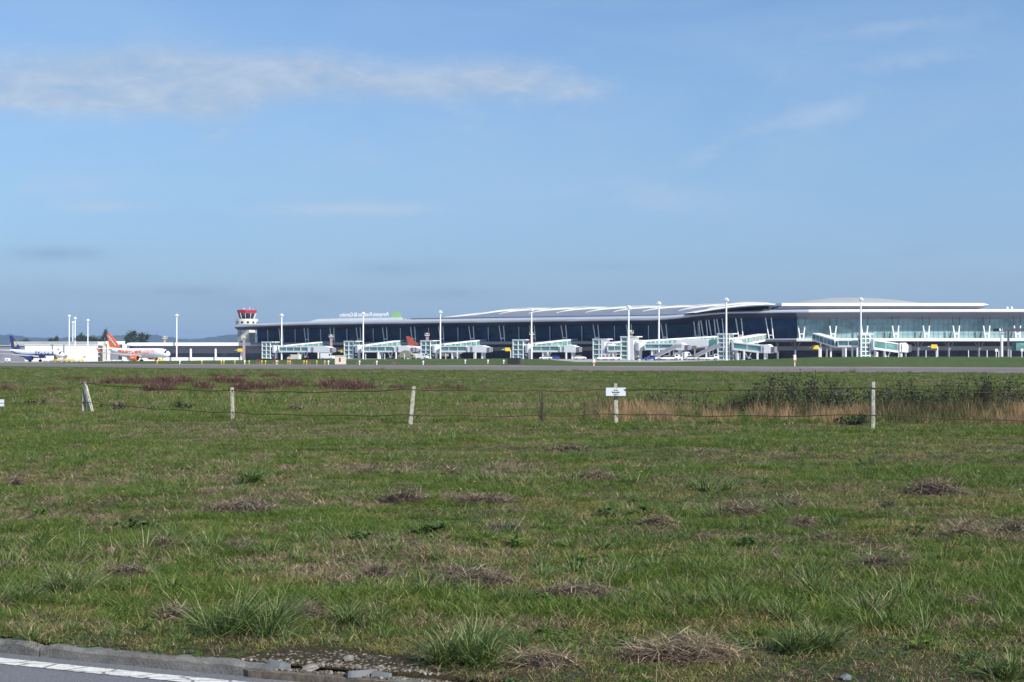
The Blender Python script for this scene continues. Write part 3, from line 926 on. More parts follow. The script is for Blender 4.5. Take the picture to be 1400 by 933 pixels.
def jet_bridge(label, px, D, top_y, rz, ramp, low, cabpx, legpx, w=4.2, floors=4, solid_right=False, lowz=(5.0, 2.6), lowz1=None, y_low=-1.5, stair=True):
    Fm = Frame(px, D, rz)
    T = thing('jet_bridge', label, 'jet bridge', Fm.o, rz, 'jet bridges along the terminal front')
    h = Z_at(top_y, D)
    stair_tower(T, w, h, floors, solid_right)
    if ramp:
        for (a, ya, Da, b, yb, Db, hh) in ramp:
            p0 = Fm.loc(a, Da, Z_at(ya, Da)); p1 = Fm.loc(b, Db, Z_at(yb, Db))
            tunnel(T, 'fixed_walkway', p0, p1, 2.8, hh)
            # columns under the fixed walkway
            for q in (.35, .8):
                c = p0.lerp(p1, q); MB().box((c.x, c.y, (c.z - hh) / 2), (.5, .5, c.z - hh)).build('leg', M['white'], T)
    x0 = Fm.lx(low[0], y_low); x1 = Fm.lx(low[1], y_low)
    lz1 = lowz1 or lowz
    tunnel(T, 'telescopic_tunnel', (x0, y_low, lowz[0]), (x1, y_low, lz1[0]), 2.6, lowz[0] - lowz[1])
    # rotunda joining tower and tunnel
    MB().lathe([(1.7, lowz[1] - .2), (1.75, lowz[0] + .15), (1.2, lowz[0] + .45)], (w / 2 + 1.9, y_low * .5, 0), 14).build('rotunda', M['white2'], T, True)
    MB().lathe([(.5, 0), (.5, lowz[1] - .1)], (w / 2 + 1.9, y_low * .5, 0), 10).build('rotunda_post', M['white'], T)
    if cabpx:
        c0 = Fm.lx(cabpx[0], y_low); c1 = Fm.lx(cabpx[1], y_low)
        if c0 > x1 + 1.0:
            tunnel(T, 'telescopic_tunnel', (x1 - .3, y_low, lz1[0] - .12), (c0 + .2, y_low, lz1[0] - .12), 2.3, lowz[0] - lowz[1] - .3, 1.0)
        cab(T, c0, c1, y_low, lz1[1] - .15, lz1[0] + .15)
    legs(T, [Fm.lx(p, y_low) for p in legpx[:1]], y_low, lz1[1])
    for p in legpx[1:2]: bogie(T, Fm.lx(p, y_low), y_low, lz1[1])
    if len(legpx) > 2: legs(T, [Fm.lx(p, y_low) for p in legpx[2:]], y_low, lz1[1] + .2)
    # small equipment boxes on the walkway roof
    return T
AL = R(-28)
def fd(px, n=0.0): return fac(s_at_px(px, n), n)[1]
jet_bridge('first jet bridge from the control tower, its stair tower against the low pier', 368.5, 525, 468.3, AL, [(386, 472.6, 522, 447, 466.6, fd(447), 2.6)], (384.5, 424), (424, 454), (411, 418, 441))
jet_bridge('jet bridge behind the small beige hut, its ramp ending at the red tail', 481, 505, 467.2, AL, [(497, 472, 502, 552, 464.5, fd(552), 2.6)], (497, 540), (542, 564), (521, 534, 559))
jet_bridge('jet bridge whose stair tower has a brown column right behind it', 586, 490, 466.5, AL, [(604, 470.5, 487, 661, 464.2, fd(661), 2.6)], (604, 640), (642, 668), (620, 626, 661))
jet_bridge('jet bridge behind the black equipment box', 712, 470, 465.3, AL, [(728, 469.6, 467, 785, 463.2, fd(785), 2.6)], (730, 766), (768, 790), (744, 750, 784))
jet_bridge('short jet bridge with baggage tractors parked at its foot', 822, 452, 464.4, AL, [(833, 468.2, 449, 880, 464.5, fd(880), 2.6)], (833, 851), None, (840,), w=4.3, solid_right=True)
jet_bridge('long jet bridge with a big white closed walkway above parked cars', 861, 408, 461.2, AL, [(872, 466, 405, 986, 459.2, fd(986), 2.5)], (884, 922), (922, 938), (893, 901, 930), w=4.2, floors=5, solid_right=True, lowz=(5.3, 3.2))
jet_bridge('jet bridge with a six level glass stair tower and downward sloping tunnel', 992, 394, 457.2, AL, [(1001, 463, 392, 1043, 456.4, fd(1043), 2.6)], (1004, 1042), (1043, 1056), (1010, 1023, 1047), w=3.7, floors=6, lowz=(5.7, 3.2), lowz1=(4.7, 2.3))
jet_bridge('rightmost jet bridge, reached by a dark glass ramp descending from the deck', 1181.5, 420, 457.6, 0, [(1147, 464.8, 424, 1116, 455.6, 444, 2.7), (1175, 465.2, 421, 1147, 465, 424, 2.4)], (1193, 1226), (1228, 1240), (1198, 1213, 1231), w=2.9, floors=6, lowz=(6.6, 3.5), lowz1=(5.5, 2.6))
# the closed white walkway beside the long bridge
Fm = Frame(950, 420, AL)
W = thing('closed_walkway', 'big white closed walkway box on a slim post behind parked stair trucks', 'walkway', Fm.o, AL)
xa, xb = Fm.lx(926, 0), Fm.lx(971, 0)
MB().prism([(xa, Z_at(476, 420)), (xa + .2, Z_at(465, 420)), (xb, Z_at(464, 420)), (xb, Z_at(474.5, 420)), (xa + 4, Z_at(477.5, 420))], -1.6, 1.6).build('walkway_box', M['white'], W, bevel=.25)
g = MB().box(((xb + Fm.lx(985, 0)) / 2, 0, Z_at(469.5, 420)), (Fm.lx(985, 0) - xb - .05, 2.9, 2.4)).build('walkway_glazing', M['glass_bridge'], W)
MB().box((Fm.lx(950, 0), 0, Z_at(477, 420) / 2), (.4, .4, Z_at(477, 420))).build('leg', M['white'], W)
MB().box((Fm.lx(970, 0), 0, Z_at(475, 420) / 2), (.4, .4, Z_at(475, 420))).build('leg', M['white'], W)
MB().box((Fm.lx(952, 0), -1.75, Z_at(475.3, 420)), (1.5, .2, 1.1)).build('notice_board', M['khaki'], W)

# ------------------------------------------------------------------ flood light masts
def mast(px, ytop, D, label):
    z0 = float(az(X_at(px, D)))
    h = Z_at(ytop, D) - z0
    T = thing('light_mast', label, 'light mast', (X_at(px, D), D, z0), 0, 'floodlight masts on the apron')
    MB().tube([(0, 0, 0), (0, 0, h * .5), (0, 0, h)], [.32, .27, .22], 10).build('pole', M['white'], T, True)
    mb = MB(); mb.lathe([(.3, h - .15), (.62, h - .05), (.62, h + .12), (.3, h + .3)], n=10); mb.build('ring', M['white'], T)
    mb = MB()
    for k in range(6):
        a = k * math.pi / 3; mb.box((.6 * math.cos(a), .6 * math.sin(a), h - .33), (.4, .4, .4), a)
    mb.build('floodlight', M['white2'], T)
for a in ((94.5, 431.5, 628, 'tallest of the four light masts above the white shed'), (99.5, 440.5, 720, 'thin shorter mast between two taller masts above the white shed'),
          (102.5, 434.5, 632, 'light mast just right of the tallest one above the white shed'), (120, 437.5, 624, 'light mast at the right end of the white shed'),
          (241.5, 430.5, 560, 'lone white light mast in front of the low pier right of the orange nosed airliner'), (385, 430.3, 519, 'white light mast right of the control tower'),
          (496.5, 428, 498, 'white light mast rising in front of the mirrored roof lettering'), (602, 426, 480, 'white light mast left of the first roof lights'),
          (726.7, 423.3, 462, 'white light mast above the jet bridge behind the black box'), (859.5, 419.3, 400, 'white light mast rising from the stair tower of the long jet bridge'),
          (900.8, 414, 415, 'white light mast over the parked cars'), (993, 409, 390, 'tall white light mast above the six level glass stair tower'),
          (1177, 408.5, 414, 'rightmost white light mast, in front of the teal glass')): mast(*a)
def small_mast(px, ytop, D, label, w=1.0):
    z0 = float(az(X_at(px, D))); h = Z_at(ytop, D) - z0
    T = thing('stand_column', label, 'column', (X_at(px, D), D, z0), 0, 'brown stand columns between the bridges')
    MB().box((0, 0, h / 2 - .3), (w, w, h - .6)).build('shaft', M['brown'], T, bevel=.05)
    MB().box((0, 0, h - .4), (w * 1.75, w * 1.75, .3)).build('platform', M['offwhite'], T)
    mb = MB()
    for sx in (-1, 1):
        for sy in (-1, 1): mb.box((sx * w * .8, sy * w * .8, h + .1), (.07, .07, .9))
    mb.box((0, 0, h + .3), (w * .7, w * .7, .5)); mb.build('lamp_box', M['offwhite'], T)
for a in ((225.5, 461.5, 566, 'brown stand column behind the nose of the orange tailed airliner'), (333.5, 461, 545, 'brown and white stand column under the control tower'),
          (452.8, 459.5, 527, 'brown stand column between the first two jet bridges'), (584, 457.5, 496, 'brown stand column behind the stair tower left of the dome shaped vehicle'),
          (727, 456, 468, 'brown stand column under the mast behind the black box'), (862.5, 454, 425, 'brown stand column behind the tall stair tower with a white side')): small_mast(*a)

# ------------------------------------------------------------------ airliners
def airliner(name, label, loc, rz, L, Rf, H, span, livery):
    T = thing(name, label, 'airliner', loc, rz)
    zc = Rf + 1.75
    # stations: t from tail(0) to nose(1): radius, centre height
    st = [(0, .12, 1.05), (.03, .30, .95), (.10, .55, .62), (.20, .82, .26), (.30, .97, .05), (.38, 1, 0), (.80, 1, 0), (.88, .97, -.03), (.93, .84, -.10), (.965, .62, -.2), (.99, .33, -.27), (1.0, .06, -.3)]
    def fus(x):
        t = (x + L / 2) / L
        r = float(np.interp(t, [s[0] for s in st], [s[1] for s in st])) * Rf
        c = zc + float(np.interp(t, [s[0] for s in st], [s[2] for s in st])) * Rf
        return r, c
    mb = MB(); rows = []
    for t, r, c in st:
        x = -L / 2 + L * t
        rows.append([(x, r * Rf * math.cos(a), zc + c * Rf + r * Rf * math.sin(a)) for a in [2 * math.pi * k / 24 for k in range(25)]])
    mb.grid(rows); mb.build('fuselage', livery['body'], T, True)
    if livery.get('belly'):
        rows = []
        for t in np.linspace(.04, .9, 24):
            x = -L / 2 + L * t; r, c = fus(x); r += .025
            a0, a1 = -math.pi + .03, -.03
            rows.append([(x, r * math.cos(a), c + r * math.sin(a)) for a in np.linspace(a0, a1, 15)])
        MB().grid(rows).build('belly', livery['belly'], T, True)
    # cockpit windows wrap round the nose
    rows = []
    for t in (.945, .955, .966):
        x = -L / 2 + L * t; r, c = fus(x); r += .03
        rows.append([(x, r * math.cos(a), c + r * math.sin(a)) for a in np.linspace(.25, math.pi - .25, 13)])
    MB().grid(rows).build('cockpit_window', M['window'], T, True)
    mb = MB()
    for sd in (-1, 1):
        for k in range(30):
            x = -L * .28 + k * L * .60 / 29; r, c = fus(x); a = .22
            mb.box((x, sd * (r * math.cos(a) + .005), c + r * math.sin(a)), (.24, .05, .34))
    mb.build('cabin_windows', M['grey'], T)
    def fin(poly, th0, th1):
        # poly: root lead, tip lead, tip trail, root trail in x,z
        m = MB(); v = []
        for i, (x, z) in enumerate(poly):
            th = th1 if i in (1, 2) else th0
            v += [(x, -th / 2, z), (x, th / 2, z)]
        m.add(v, [(0, 2, 4, 6), (7, 5, 3, 1), (0, 1, 3, 2), (2, 3, 5, 4), (4, 5, 7, 6), (6, 7, 1, 0)])
        return m
    ztop = H
    rt, ct = fus(-L / 2 + .06 * L)
    zr = ct + rt * .6
    xl = -L / 2 + L * .205; xt = -L / 2 + L * .045
    tipl = -L / 2 + L * .045; tipt = -L / 2 - L * .012
    f = fin([(xl, zr + .55), (tipl, ztop), (tipt, ztop), (xt, zr)], .45, .22).build('tail_fin', livery['tail'], T)
    livery['deco'](f, T, dict(xl=xl, xt=xt, tipl=tipl, tipt=tipt, zr=zr, zt=ztop))
    for sd in (-1, 1):
        # tailplane
        m = MB(); y0, y1 = sd * rt * .6, sd * L * .185
        m.add([(-L / 2 + L * .12, y0, zr - .5), (-L / 2 + L * .035, y1, zr - .1), (-L / 2 - L * .005, y1, zr - .1), (-L / 2 + L * .03, y0, zr - .5),
               (-L / 2 + L * .12, y0, zr - .2), (-L / 2 + L * .035, y1, zr + .02), (-L / 2 - L * .005, y1, zr + .02), (-L / 2 + L * .03, y0, zr - .2)],
              [(0, 1, 2, 3), (7, 6, 5, 4), (0, 4, 5, 1), (1, 5, 6, 2), (2, 6, 7, 3), (3, 7, 4, 0)])
        m.build('tailplane', M['white2'], T)
        # wing
        m = MB(); zw = zc - Rf * .62; zt_ = zw + span * .5 * .09
        rootl, roott = L * .10, -L * .08; yk = sd * Rf * .8; yt = sd * span / 2
        tl_, tt_ = -L * .115, -L * .16
        m.add([(rootl, yk, zw - .35), (tl_, yt, zt_ - .06), (tt_, yt, zt_ - .03), (roott, yk, zw), (rootl, yk, zw + .45), (tl_, yt, zt_ + .12), (tt_, yt, zt_ + .05), (roott, yk, zw + .15)],
              [(0, 1, 2, 3), (7, 6, 5, 4), (0, 4, 5, 1), (1, 5, 6, 2), (2, 6, 7, 3), (3, 7, 4, 0)])
        w = m.build('wing', M['grey'], T)
        m = MB(); m.add([(tl_, yt, zt_), (tt_ - .3, yt + sd * .2, zt_ + livery['let']), (tt_ - 1.0, yt + sd * .2, zt_ + livery['let']), (tt_, yt, zt_), (tl_, yt - sd * .15, zt_), (tt_ - .3, yt + sd * .1, zt_ + livery['let']), (tt_ - 1.0, yt + sd * .1, zt_ + livery['let']), (tt_, yt - sd * .15, zt_)],
                        [(0, 1, 2, 3), (7, 6, 5, 4), (0, 4, 5, 1), (1, 5, 6, 2), (2, 6, 7, 3), (3, 7, 4, 0)])
        m.build('winglet', livery['tail'], w)
        # engine
        ex, ey, ez = L * .085, sd * L * .168, zw - .75
        m = MB(); rr = livery['er']
        rows = []
        for t, q in ((0, .80), (.05, .97), (.3, 1.06), (.65, 1.0), (1.0, .72)):
            rows.append([(ex + 2.0 - 3.9 * t, ey + rr * q * math.cos(a), ez + rr * q * math.sin(a)) for a in [2 * math.pi * k / 18 for k in range(19)]])
        m.grid(rows)
        e = m.build('engine', livery['engine'], T, True)
        rows = []
        for x_, q in ((ex + 1.99, .80), (ex + 1.2, .76), (ex + 1.1, .02)):
            rows.append([(x_, ey + rr * q * math.cos(a), ez + rr * q * math.sin(a)) for a in [2 * math.pi * k / 18 for k in range(19)]])
        MB().grid(rows).build('intake', M['black'], e)
        rows = []
        for x_, q in ((ex - 1.9, .70), (ex - 2.6, .42), (ex - 3.2, .05)):
            rows.append([(x_, ey + rr * q * math.cos(a), ez + rr * q * math.sin(a)) for a in [2 * math.pi * k / 18 for k in range(19)]])
        MB().grid(rows).build('exhaust_cone', M['grey'], e, True)
        m = MB(); m.beam((ex - .2, ey, ez + rr * .9), (ex - 1.8, ey, zw + .45), .3, .5); m.build('pylon', M['white2'], e)
        if livery.get('etext') and sd < 0:
            text_obj(livery['etext'], 'engine_lettering', M['white'], e, lambda u, v, w: (ex + .1 + u, ey - math.sqrt(max(.01, (rr * 1.05) ** 2 - v * v)) - .03 - w, ez + v), 1, .01, .02, fit=(1.9, .75))
    for gx, gy, wr, nm in ((L * .385, 0, .38, 'nose_gear'), (-L * .025, 2.9, .56, 'main_gear'), (-L * .025, -2.9, .56, 'main_gear')):
        g = MB().tube([(gx, gy, wr), (gx, gy, zc - Rf * .75)], .16, 8).build(nm, M['grey'], T)
        for q in (-.38, .38): MB().tube([(gx, gy + q - .16, wr), (gx, gy + q + .16, wr)], wr, 14).build('wheel', M['black'], g)
    def side(x, h, w):   # lay lettering on the starboard side of the fuselage
        r, c = fus(x); ang = h / r
        return (x, -(r + .03 + w) * math.cos(ang), c + (r + .03 + w) * math.sin(ang))
    for txt, x0, x1, h0, hh, mt, bold in livery['text']:
        text_obj(txt, 'lettering', mt, T, lambda u, v, w, a=(x0 + x1) / 2, b=h0: side(a + u, b + v, w), 1, .01, bold, fit=(x1 - x0, hh))
    return T

def deco_orange(f, T, d):
    # white name running up the fin, both faces
    for sd in (-1,):
        def fn(u, v, w):
            q = u + .46
            bx = d['xl'] + (d['tipl'] - d['xl']) * q - 1.75 + v * 1.25
            bz = d['zr'] + .75 + (d['zt'] - d['zr'] - .7) * q + v * .25
            return (bx, sd * (.25 + w), bz)
        text_obj('easyJet', 'fin_lettering', M['white'], f, fn, 1, .01, .03, fit=(.80, 1.15))
def deco_harp(f, T, d):
    cx = d['xt'] + (d['xl'] - d['xt']) * .42; cz = d['zr'] + (d['zt'] - d['zr']) * .40
    g = MB()
    pts = [(cx - .5, cz - 1.35), (cx + .55, cz - 1.2), (cx + 1.1, cz - .2), (cx + 1.15, cz + .6), (cx + .5, cz + 1.3), (cx - .6, cz + 1.55), (cx - 1.3, cz + 1.5), (cx - .95, cz + .4)]
    g.prism(pts, -.30, -.245); e = g.build('harp_emblem', M['yellow'], f)
    g = MB()
    for k in range(4): g.beam((cx - .6 + .38 * k, -.31, cz - .75 + .1 * k), (cx - .75 + .40 * k, -.31, cz + 1.0 - .05 * k), .05, .13)
    g.prism([(cx + .55, cz - 1.2), (cx + 1.55, cz - .2), (cx + 1.5, cz + .7), (cx + 1.15, cz + .65), (cx + 1.05, cz - .2)], -.32, -.26)
    g.build('harp_strings', M['white'], e)
def deco_none(f, T, d): pass

px, D = 189, 532
airliner('airliner', 'white airliner with orange tail and orange engines parked at the left of the apron', (X_at(px, D), D, -1.45), R(-26), 33.8, 2.0, 11.9, 34.0,
         dict(body=M['white'], tail=M['orange'], engine=M['orange'], er=1.15, let=1.6, deco=deco_orange, etext='easyJet',
              text=[('easyJet', -9.7, 3.6, .55, 2.2, M['orange'], .03), ('.com', 3.9, 10.2, .50, 1.6, M['orange'], 0.0)]))
px, D = 50, 606
airliner('airliner', 'white and blue airliner with a yellow harp on its blue tail', (X_at(px, D), D, -1.78), R(-32), 39.5, 1.95, 12.4, 35.0,
         dict(body=M['white'], tail=M['navy'], engine=M['navy'], belly=M['navy'], er=1.1, let=2.2, deco=deco_harp,
              text=[('RYANAIR', 1.0, 15.0, .50, 1.6, M['navy'], .03)]))
_p = fac(s_at_px(594, 12), 12)
tt = airliner('airliner', 'small airliner with a faded red tail half hidden behind a jet bridge', _p, R(-28), 26, 1.6, 9.0, 22,
         dict(body=M['white'], tail=M['pink'], engine=M['white'], er=.8, let=.8, deco=deco_none, text=[]))

# ------------------------------------------------------------------ vehicles and ground equipment
def wheels(T, xs, w, r):
    for x in xs:
        for sd in (-1, 1): 
            o = MB().tube([(x, sd * w / 2 - .1, r), (x, sd * w / 2 + .1, r)], r, 12).build('wheel', M['black'], T)
            MB().tube([(x, sd * (w / 2 + .0) - .112, r), (x, sd * (w / 2) + .112, r)], r * .55, 8).build('rim', M['grey'], o)
def place(name, label, cat, px, D, rz, group=None):
    x = X_at(px, D); return thing(name, label, cat, (x, D, float(az(x)) + .02), rz, group)
def car(label, px, D, rz, mat):
    T = place('parked_car', label, 'car', px, D, rz, 'cars parked on the apron')
    body = [(-2.1, .35), (-2.15, .75), (-1.95, .92), (-1.0, 1.0), (.95, .98), (1.85, .82), (2.1, .62), (2.08, .32)]
    MB().prism(body, -.84, .84).build('body', mat, T, bevel=.06)
    MB().prism([(-1.75, .9), (-1.25, 1.42), (.25, 1.45), (1.1, .95)], -.72, .72).build('windows', M['window'], T)
    MB().prism([(-1.35, 1.38), (-1.2, 1.47), (.2, 1.5), (.4, 1.4)], -.71, .71).build('roof', mat, T)
    wheels(T, (-1.3, 1.3), 1.55, .32); return T
def van(label, px, D, rz, mat, L=5.2, H=2.3, name='van', cat='van'):
    T = place(name, label, cat, px, D, rz, 'vans and trucks on the apron')
    h = L / 2
    MB().prism([(-h, .4), (-h, H), (h - 1.4, H), (h - .75, H * .62), (h - .05, H * .5), (h, .4)], -.95, .95).build('body', mat, T, bevel=.08)
    MB().prism([(h - 1.75, H * .62), (h - 1.75, H * .9), (h - 1.35, H * .9), (h - .95, H * .62)], -.97, .97).build('side_window', M['window'], T)
    MB().prism([(h - 1.32, H * .95), (h - 1.22, H * .97), (h - .66, H * .62), (h - .74, H * .62)], -.8, .8).build('windscreen', M['window'], T)
    wheels(T, (-h + .9, h - .95), 1.75, .36); return T
def stair_truck(label, px, D, rz):
    T = place('stair_truck', label, 'stair truck', px, D, rz, 'passenger stairs on the apron')
    MB().box((0, 0, .7), (7.0, 1.9, .4)).build('chassis', M['white2'], T)
    MB().prism([(2.2, .8), (2.2, 1.9), (3.0, 2.0), (3.6, 1.5), (3.65, .8)], -.9, .9).build('driver_cab', M['white'], T, bevel=.05)
    MB().prism([(2.5, 1.3), (2.5, 1.8), (3.0, 1.85), (3.3, 1.35)], -.93, .93).build('cab_window', M['window'], T)
    mb = MB(); mb.beam((-3.6, 0, .7), (2.6, 0, 3.7), 1.6, .35)
    for k in range(16): q = k / 15; mb.box((-3.6 + 6.2 * q, 0, .9 + 3.0 * q), (.32, 1.5, .12))
    mb.box((3.3, 0, 3.72), (1.8, 1.6, .2)); st = mb.build('stairs', M['grey'], T)
    mb = MB()
    for sd in (-1, 1):
        mb.beam((-3.6, sd * .82, 1.35), (2.6, sd * .82, 4.45), .07, .9); mb.beam((2.6, sd * .82, 4.3), (4.2, sd * .82, 4.3), .07, .9)
    mb.build('side_panel', M['mgrey'], st)
    mb = MB(); mb.beam((1.9, .5, .8), (1.9, .5, 3.2), .16); mb.beam((1.9, -.5, .8), (1.9, -.5, 3.2), .16); mb.build('lifting_strut', M['grey'], T)
    wheels(T, (-2.4, 2.6), 1.7, .4); return T
def tractor(label, px, D, rz, mat=None):
    T = place('baggage_tractor', label, 'baggage tractor', px, D, rz, 'baggage tractors and trolleys')
    MB().prism([(-1.3, .35), (-1.3, 1.0), (-.1, 1.0), (.1, .95), (1.35, .9), (1.4, .35)], -.65, .65).build('body', mat or M['white'], T, bevel=.06)
    mb = MB()
    for x in (-1.1, .1):
        for y in (-.58, .58): mb.beam((x, y, 1.0), (x, y, 1.85), .08)
    mb.box((-.5, 0, 1.9), (1.5, 1.35, .1)); mb.build('canopy', M['white'], T)
    MB().box((-.7, 0, 1.15), (.55, .9, .35)).build('seat', M['black'], T)
    wheels(T, (-.8, .9), 1.2, .3); return T
def dolly(label, px, D, rz, mat):
    T = place('baggage_trolley', label, 'trolley', px, D, rz, 'baggage tractors and trolleys')
    MB().box((0, 0, .5), (2.8, 1.5, .14)).build('bed', M['grey'], T)
    mb = MB(); mb.box((0, 0, 1.95), (2.8, 1.5, .08))
    for x in (-1.35, 1.35):
        for y in (-.7, .7): mb.box((x, y, 1.25), (.07, .07, 1.4))
    mb.build('cover_frame', mat, T)
    MB().box((-.1, 0, .95), (2.2, 1.2, .75)).build('load', mat, T, bevel=.1)
    wheels(T, (-1, 1), 1.3, .22); return T
car('blue and white estate car beside the tall stair tower', 890, 386, R(185), M['blue'])
car('white car at the foot of the left stair truck', 914, 388, R(10), M['white'])
car('white car second along the row under the closed walkway', 924, 392, R(-8), M['white'])
car('silver car parked under the middle of the closed walkway', 943, 396, R(190), M['alu'])
car('small white car right of the right hand stair truck', 973, 388, R(200), M['white'])
car('white car parked under the jet bridge right of the black box', 746, 430, R(170), M['white'])
car('dark car parked in the shade right of the black box', 757, 432, R(175), M['blue'])
car('white car parked right of the jet bridge cab behind the black box', 793, 440, R(12), M['white'])
van('white van parked behind the two cars below the closed walkway', 934, 402, R(8), M['white'], 6.2, 2.6)
van('white van beside the brown stand column left of the second bridge', 448, 500, R(-20), M['white'], 5.6, 2.5)
van('beige van parked under the first jet bridge', 402, 510, R(160), M['offwhite'], 5.4, 2.3)
van('white minibus under the jet bridge with the red tail behind it', 575, 480, R(-25), M['white'], 6.5, 2.1)
van('white box truck in front of the blue and white airliner', 66, 585, R(170), M['white'], 4.6, 2.9, 'box_truck', 'truck')
stair_truck('grey stair truck with steps rising to the right beside the row of cars', 912, 378, R(-6))
stair_truck('grey stair truck with steps rising to the right under the slim post', 966, 380, R(-8))
tractor('white baggage tractor nearest the short jet bridge', 822, 385, R(190))
tractor('white baggage tractor in the middle of its row left of the tall stair tower', 832, 388, R(15))
tractor('white baggage tractor with its back to the tall stair tower', 843, 384, R(175))
tractor('yellow tractor under the nose of the orange tailed airliner', 221, 512, R(10), M['yellow'])
for i, (px, D, mt) in enumerate(((76, 582, 'yellow'), (84, 586, 'offwhite'), (91, 582, 'yellow'), (98, 588, 'yellow'), (105, 583, 'offwhite'), (111, 586, 'yellow'))):
    dolly('%s baggage trolley %s' % ('yellow' if mt == 'yellow' else 'cream', ('at the left end of the row before the white shed', 'second from the left in the row before the white shed', 'left of the middle of the row before the white shed', 'right of the middle of the row before the white shed', 'between two yellow trolleys at the right end of the row', 'at the right end of the row before the white shed')[i]), px, D, R(-20 + 9 * i), M[mt])
for i, (px, D) in enumerate(((150, 530), (163, 533), (176, 527), (204, 523))):
    T = place('flat_trailer', ('low white trailer under the orange tail', 'low white trailer below the large orange name', 'low white trailer left of the orange engine', 'low white trailer right of the orange engine')[i], 'trailer', px, D, R(-15 + 7 * i), 'low white trailers by the orange tailed airliner')
    MB().box((0, 0, .75), (4.0, 1.9, .5)).build('bed', M['white'], T, bevel=.04)
    MB().beam((2.0, 0, .6), (3.2, 0, .5), .14).build('tow_bar', M['grey'], T)
    wheels(T, (-1.3, 1.3), 1.7, .3)
T = place('power_unit', 'white ground power unit below the blue tail', 'power unit', 10.5, 580, 0)
MB().box((0, 0, 1.1), (2.0, 1.5, 1.5)).build('housing', M['white'], T, bevel=.08)
MB().box((0, -.77, 1.1), (1.2, .06, .7)).build('vent_panel', M['grey'], T)
wheels(T, (-.7, .7), 1.3, .3)
# khaki domed vehicle under the second bridge
T = place('covered_vehicle', 'khaki domed vehicle with a rounded cover parked under the second jet bridge', 'vehicle', 556, 470, R(-15))
MB().prism([(-3.2, .4), (-3.0, 1.5), (-1.8, 2.9), (-.3, 3.3), (1.4, 2.9), (2.4, 1.7), (3.0, 1.4), (3.3, .9), (3.3, .4)], -1.2, 1.2).build('cover', M['khaki'], T, bevel=.25)
MB().box((2.4, 0, 1.3), (.9, 2.44, .4)).build('window', M['window'], T)
wheels(T, (-2, 2.2), 2.1, .42)

# yellow gate boards under the deck
for i, (px, py, n) in enumerate(((328, 479, 0), (469, 480, 3), (694, 478, 4), (1115, 475, 6), (1277, 474, 6))):
    if i == 0: D = 551.0
    else: D = fac(s_at_px(px, n), n)[1]
    T = thing('gate_board', ('yellow gate board left of the column below the control tower', 'yellow gate board left of the second stair tower', 'yellow gate board left of the bridge behind the black box', 'yellow gate board under the dark glass ramp', 'yellow gate board right of the rightmost bridge')[i], 'sign', (X_at(px, D), D, 0), 0, 'yellow gate boards below the deck')
    z = Z_at(py, D)
    MB().box((0, 0, z), (2.1, .4, 1.35)).build('board', M['yellow'], T, bevel=.05)
    MB().box((1.25, .1, z / 2), (.28, .28, z)).build('pole', M['white'], T)
    MB().beam((-1.0, .1, z), (-2.2, .1, z), .18).build('bracket', M['white'], T)

# ------------------------------------------------------------------ airfield lights, boxes and stakes by the runway
def on_u(px, u):
    t = (px - 700) / F
    D = u / (1 + SL * t)
    return t * D, D
def marker(px, u, kind, label, h=None, z=None):
    x, y = on_u(px, u); zz = tz(x, y)
    T = thing(*kind[:1], label, kind[1], (x, y, zz), 0, kind[2])
    return T
RUN = u_light = RW1 + 3
ylab = 'small yellow marker light standing along the far edge of the runway'
for px in (215, 276, 302.5, 306, 321, 340.5, 358, 363, 379.5, 393.5, 396.5, 415.5, 419, 433, 444):
    T = marker(px, u_light, ('edge_light', 'runway light', 'yellow runway edge lights'), ylab)
    MB().tube([(0, 0, 0), (0, 0, .5)], .06, 6).build('stem', M['yellow'], T)
    MB().lathe([(.1, .40), (.15, .45), (.15, .62), (.08, .72)], n=8).build('lamp_head', M['yellow'], T)
for px in (245.8, 334.5, 378, 449, 491.5, 515, 578.5, 636, 667, 688.5):
    T = marker(px, u_light + (14 if px > 600 else 0), ('white_marker', 'runway marker', 'white runway markers'), 'small white marker standing in the grass strip beyond the runway')
    MB().tube([(0, 0, 0), (0, 0, .55)], .08, 6).build('stem', M['white'], T)
    MB().lathe([(.1, .4), (.17, .45), (.17, .65), (.08, .75)], n=8).build('lamp_head', M['white'], T)
for px in (353, 375.5, 397.5, 422, 444.5, 490, 513.5, 538):
    T = marker(px, u_light + 8, ('red_marker_board', 'marker board', 'red marker boards'), 'small dark red marker board standing in the grass strip beyond the runway')
    MB().box((0, 0, .62), (.5, .12, .55)).build('board', M['dred'] if px < 430 else M['dbrown'], T)
    mb = MB(); mb.box((-.25, .0, .2), (.07, .07, .4)); mb.box((.25, 0, .2), (.07, .07, .4)); mb.build('stake', M['grey'], T)
for px in (500, 526, 553, 569, 609.5, 625.5, 648, 1266, 1280, 1324, 1349.5, 1362, 1365.5, 1382, 1397, 1228.5, 1210):
    T = marker(px, 262, ('white_stake', 'stake', 'white stakes on the grass bank'), 'thin white stake standing on the grass bank before the apron')
    MB().box((0, 0, .55), (.12, .12, 1.3)).build('stake', M['white2'], T)
    if px in (1362, 1397): MB().box((0, -.1, 1.2), (.45, .1, .5)).build('plate', M['white'], T)
x, y = on_u(465.5, RW1 + 9)
T = thing('equipment_hut', 'small beige equipment hut with a dark red mark beside the runway', 'hut', (x, y, tz(x, y)))
MB().box((0, 0, .75), (1.95, 1.4, 1.6)).build('cabinet', M['offwhite'], T, bevel=.03)
MB().box((0, -.72, .85), (.3, .06, .75)).build('door_mark', M['red'], T)
MB().box((0, 0, 1.6), (2.1, 1.55, .1)).build('roof', M['offwhite'], T)
x, y = on_u(703.5, RW1 + 10)
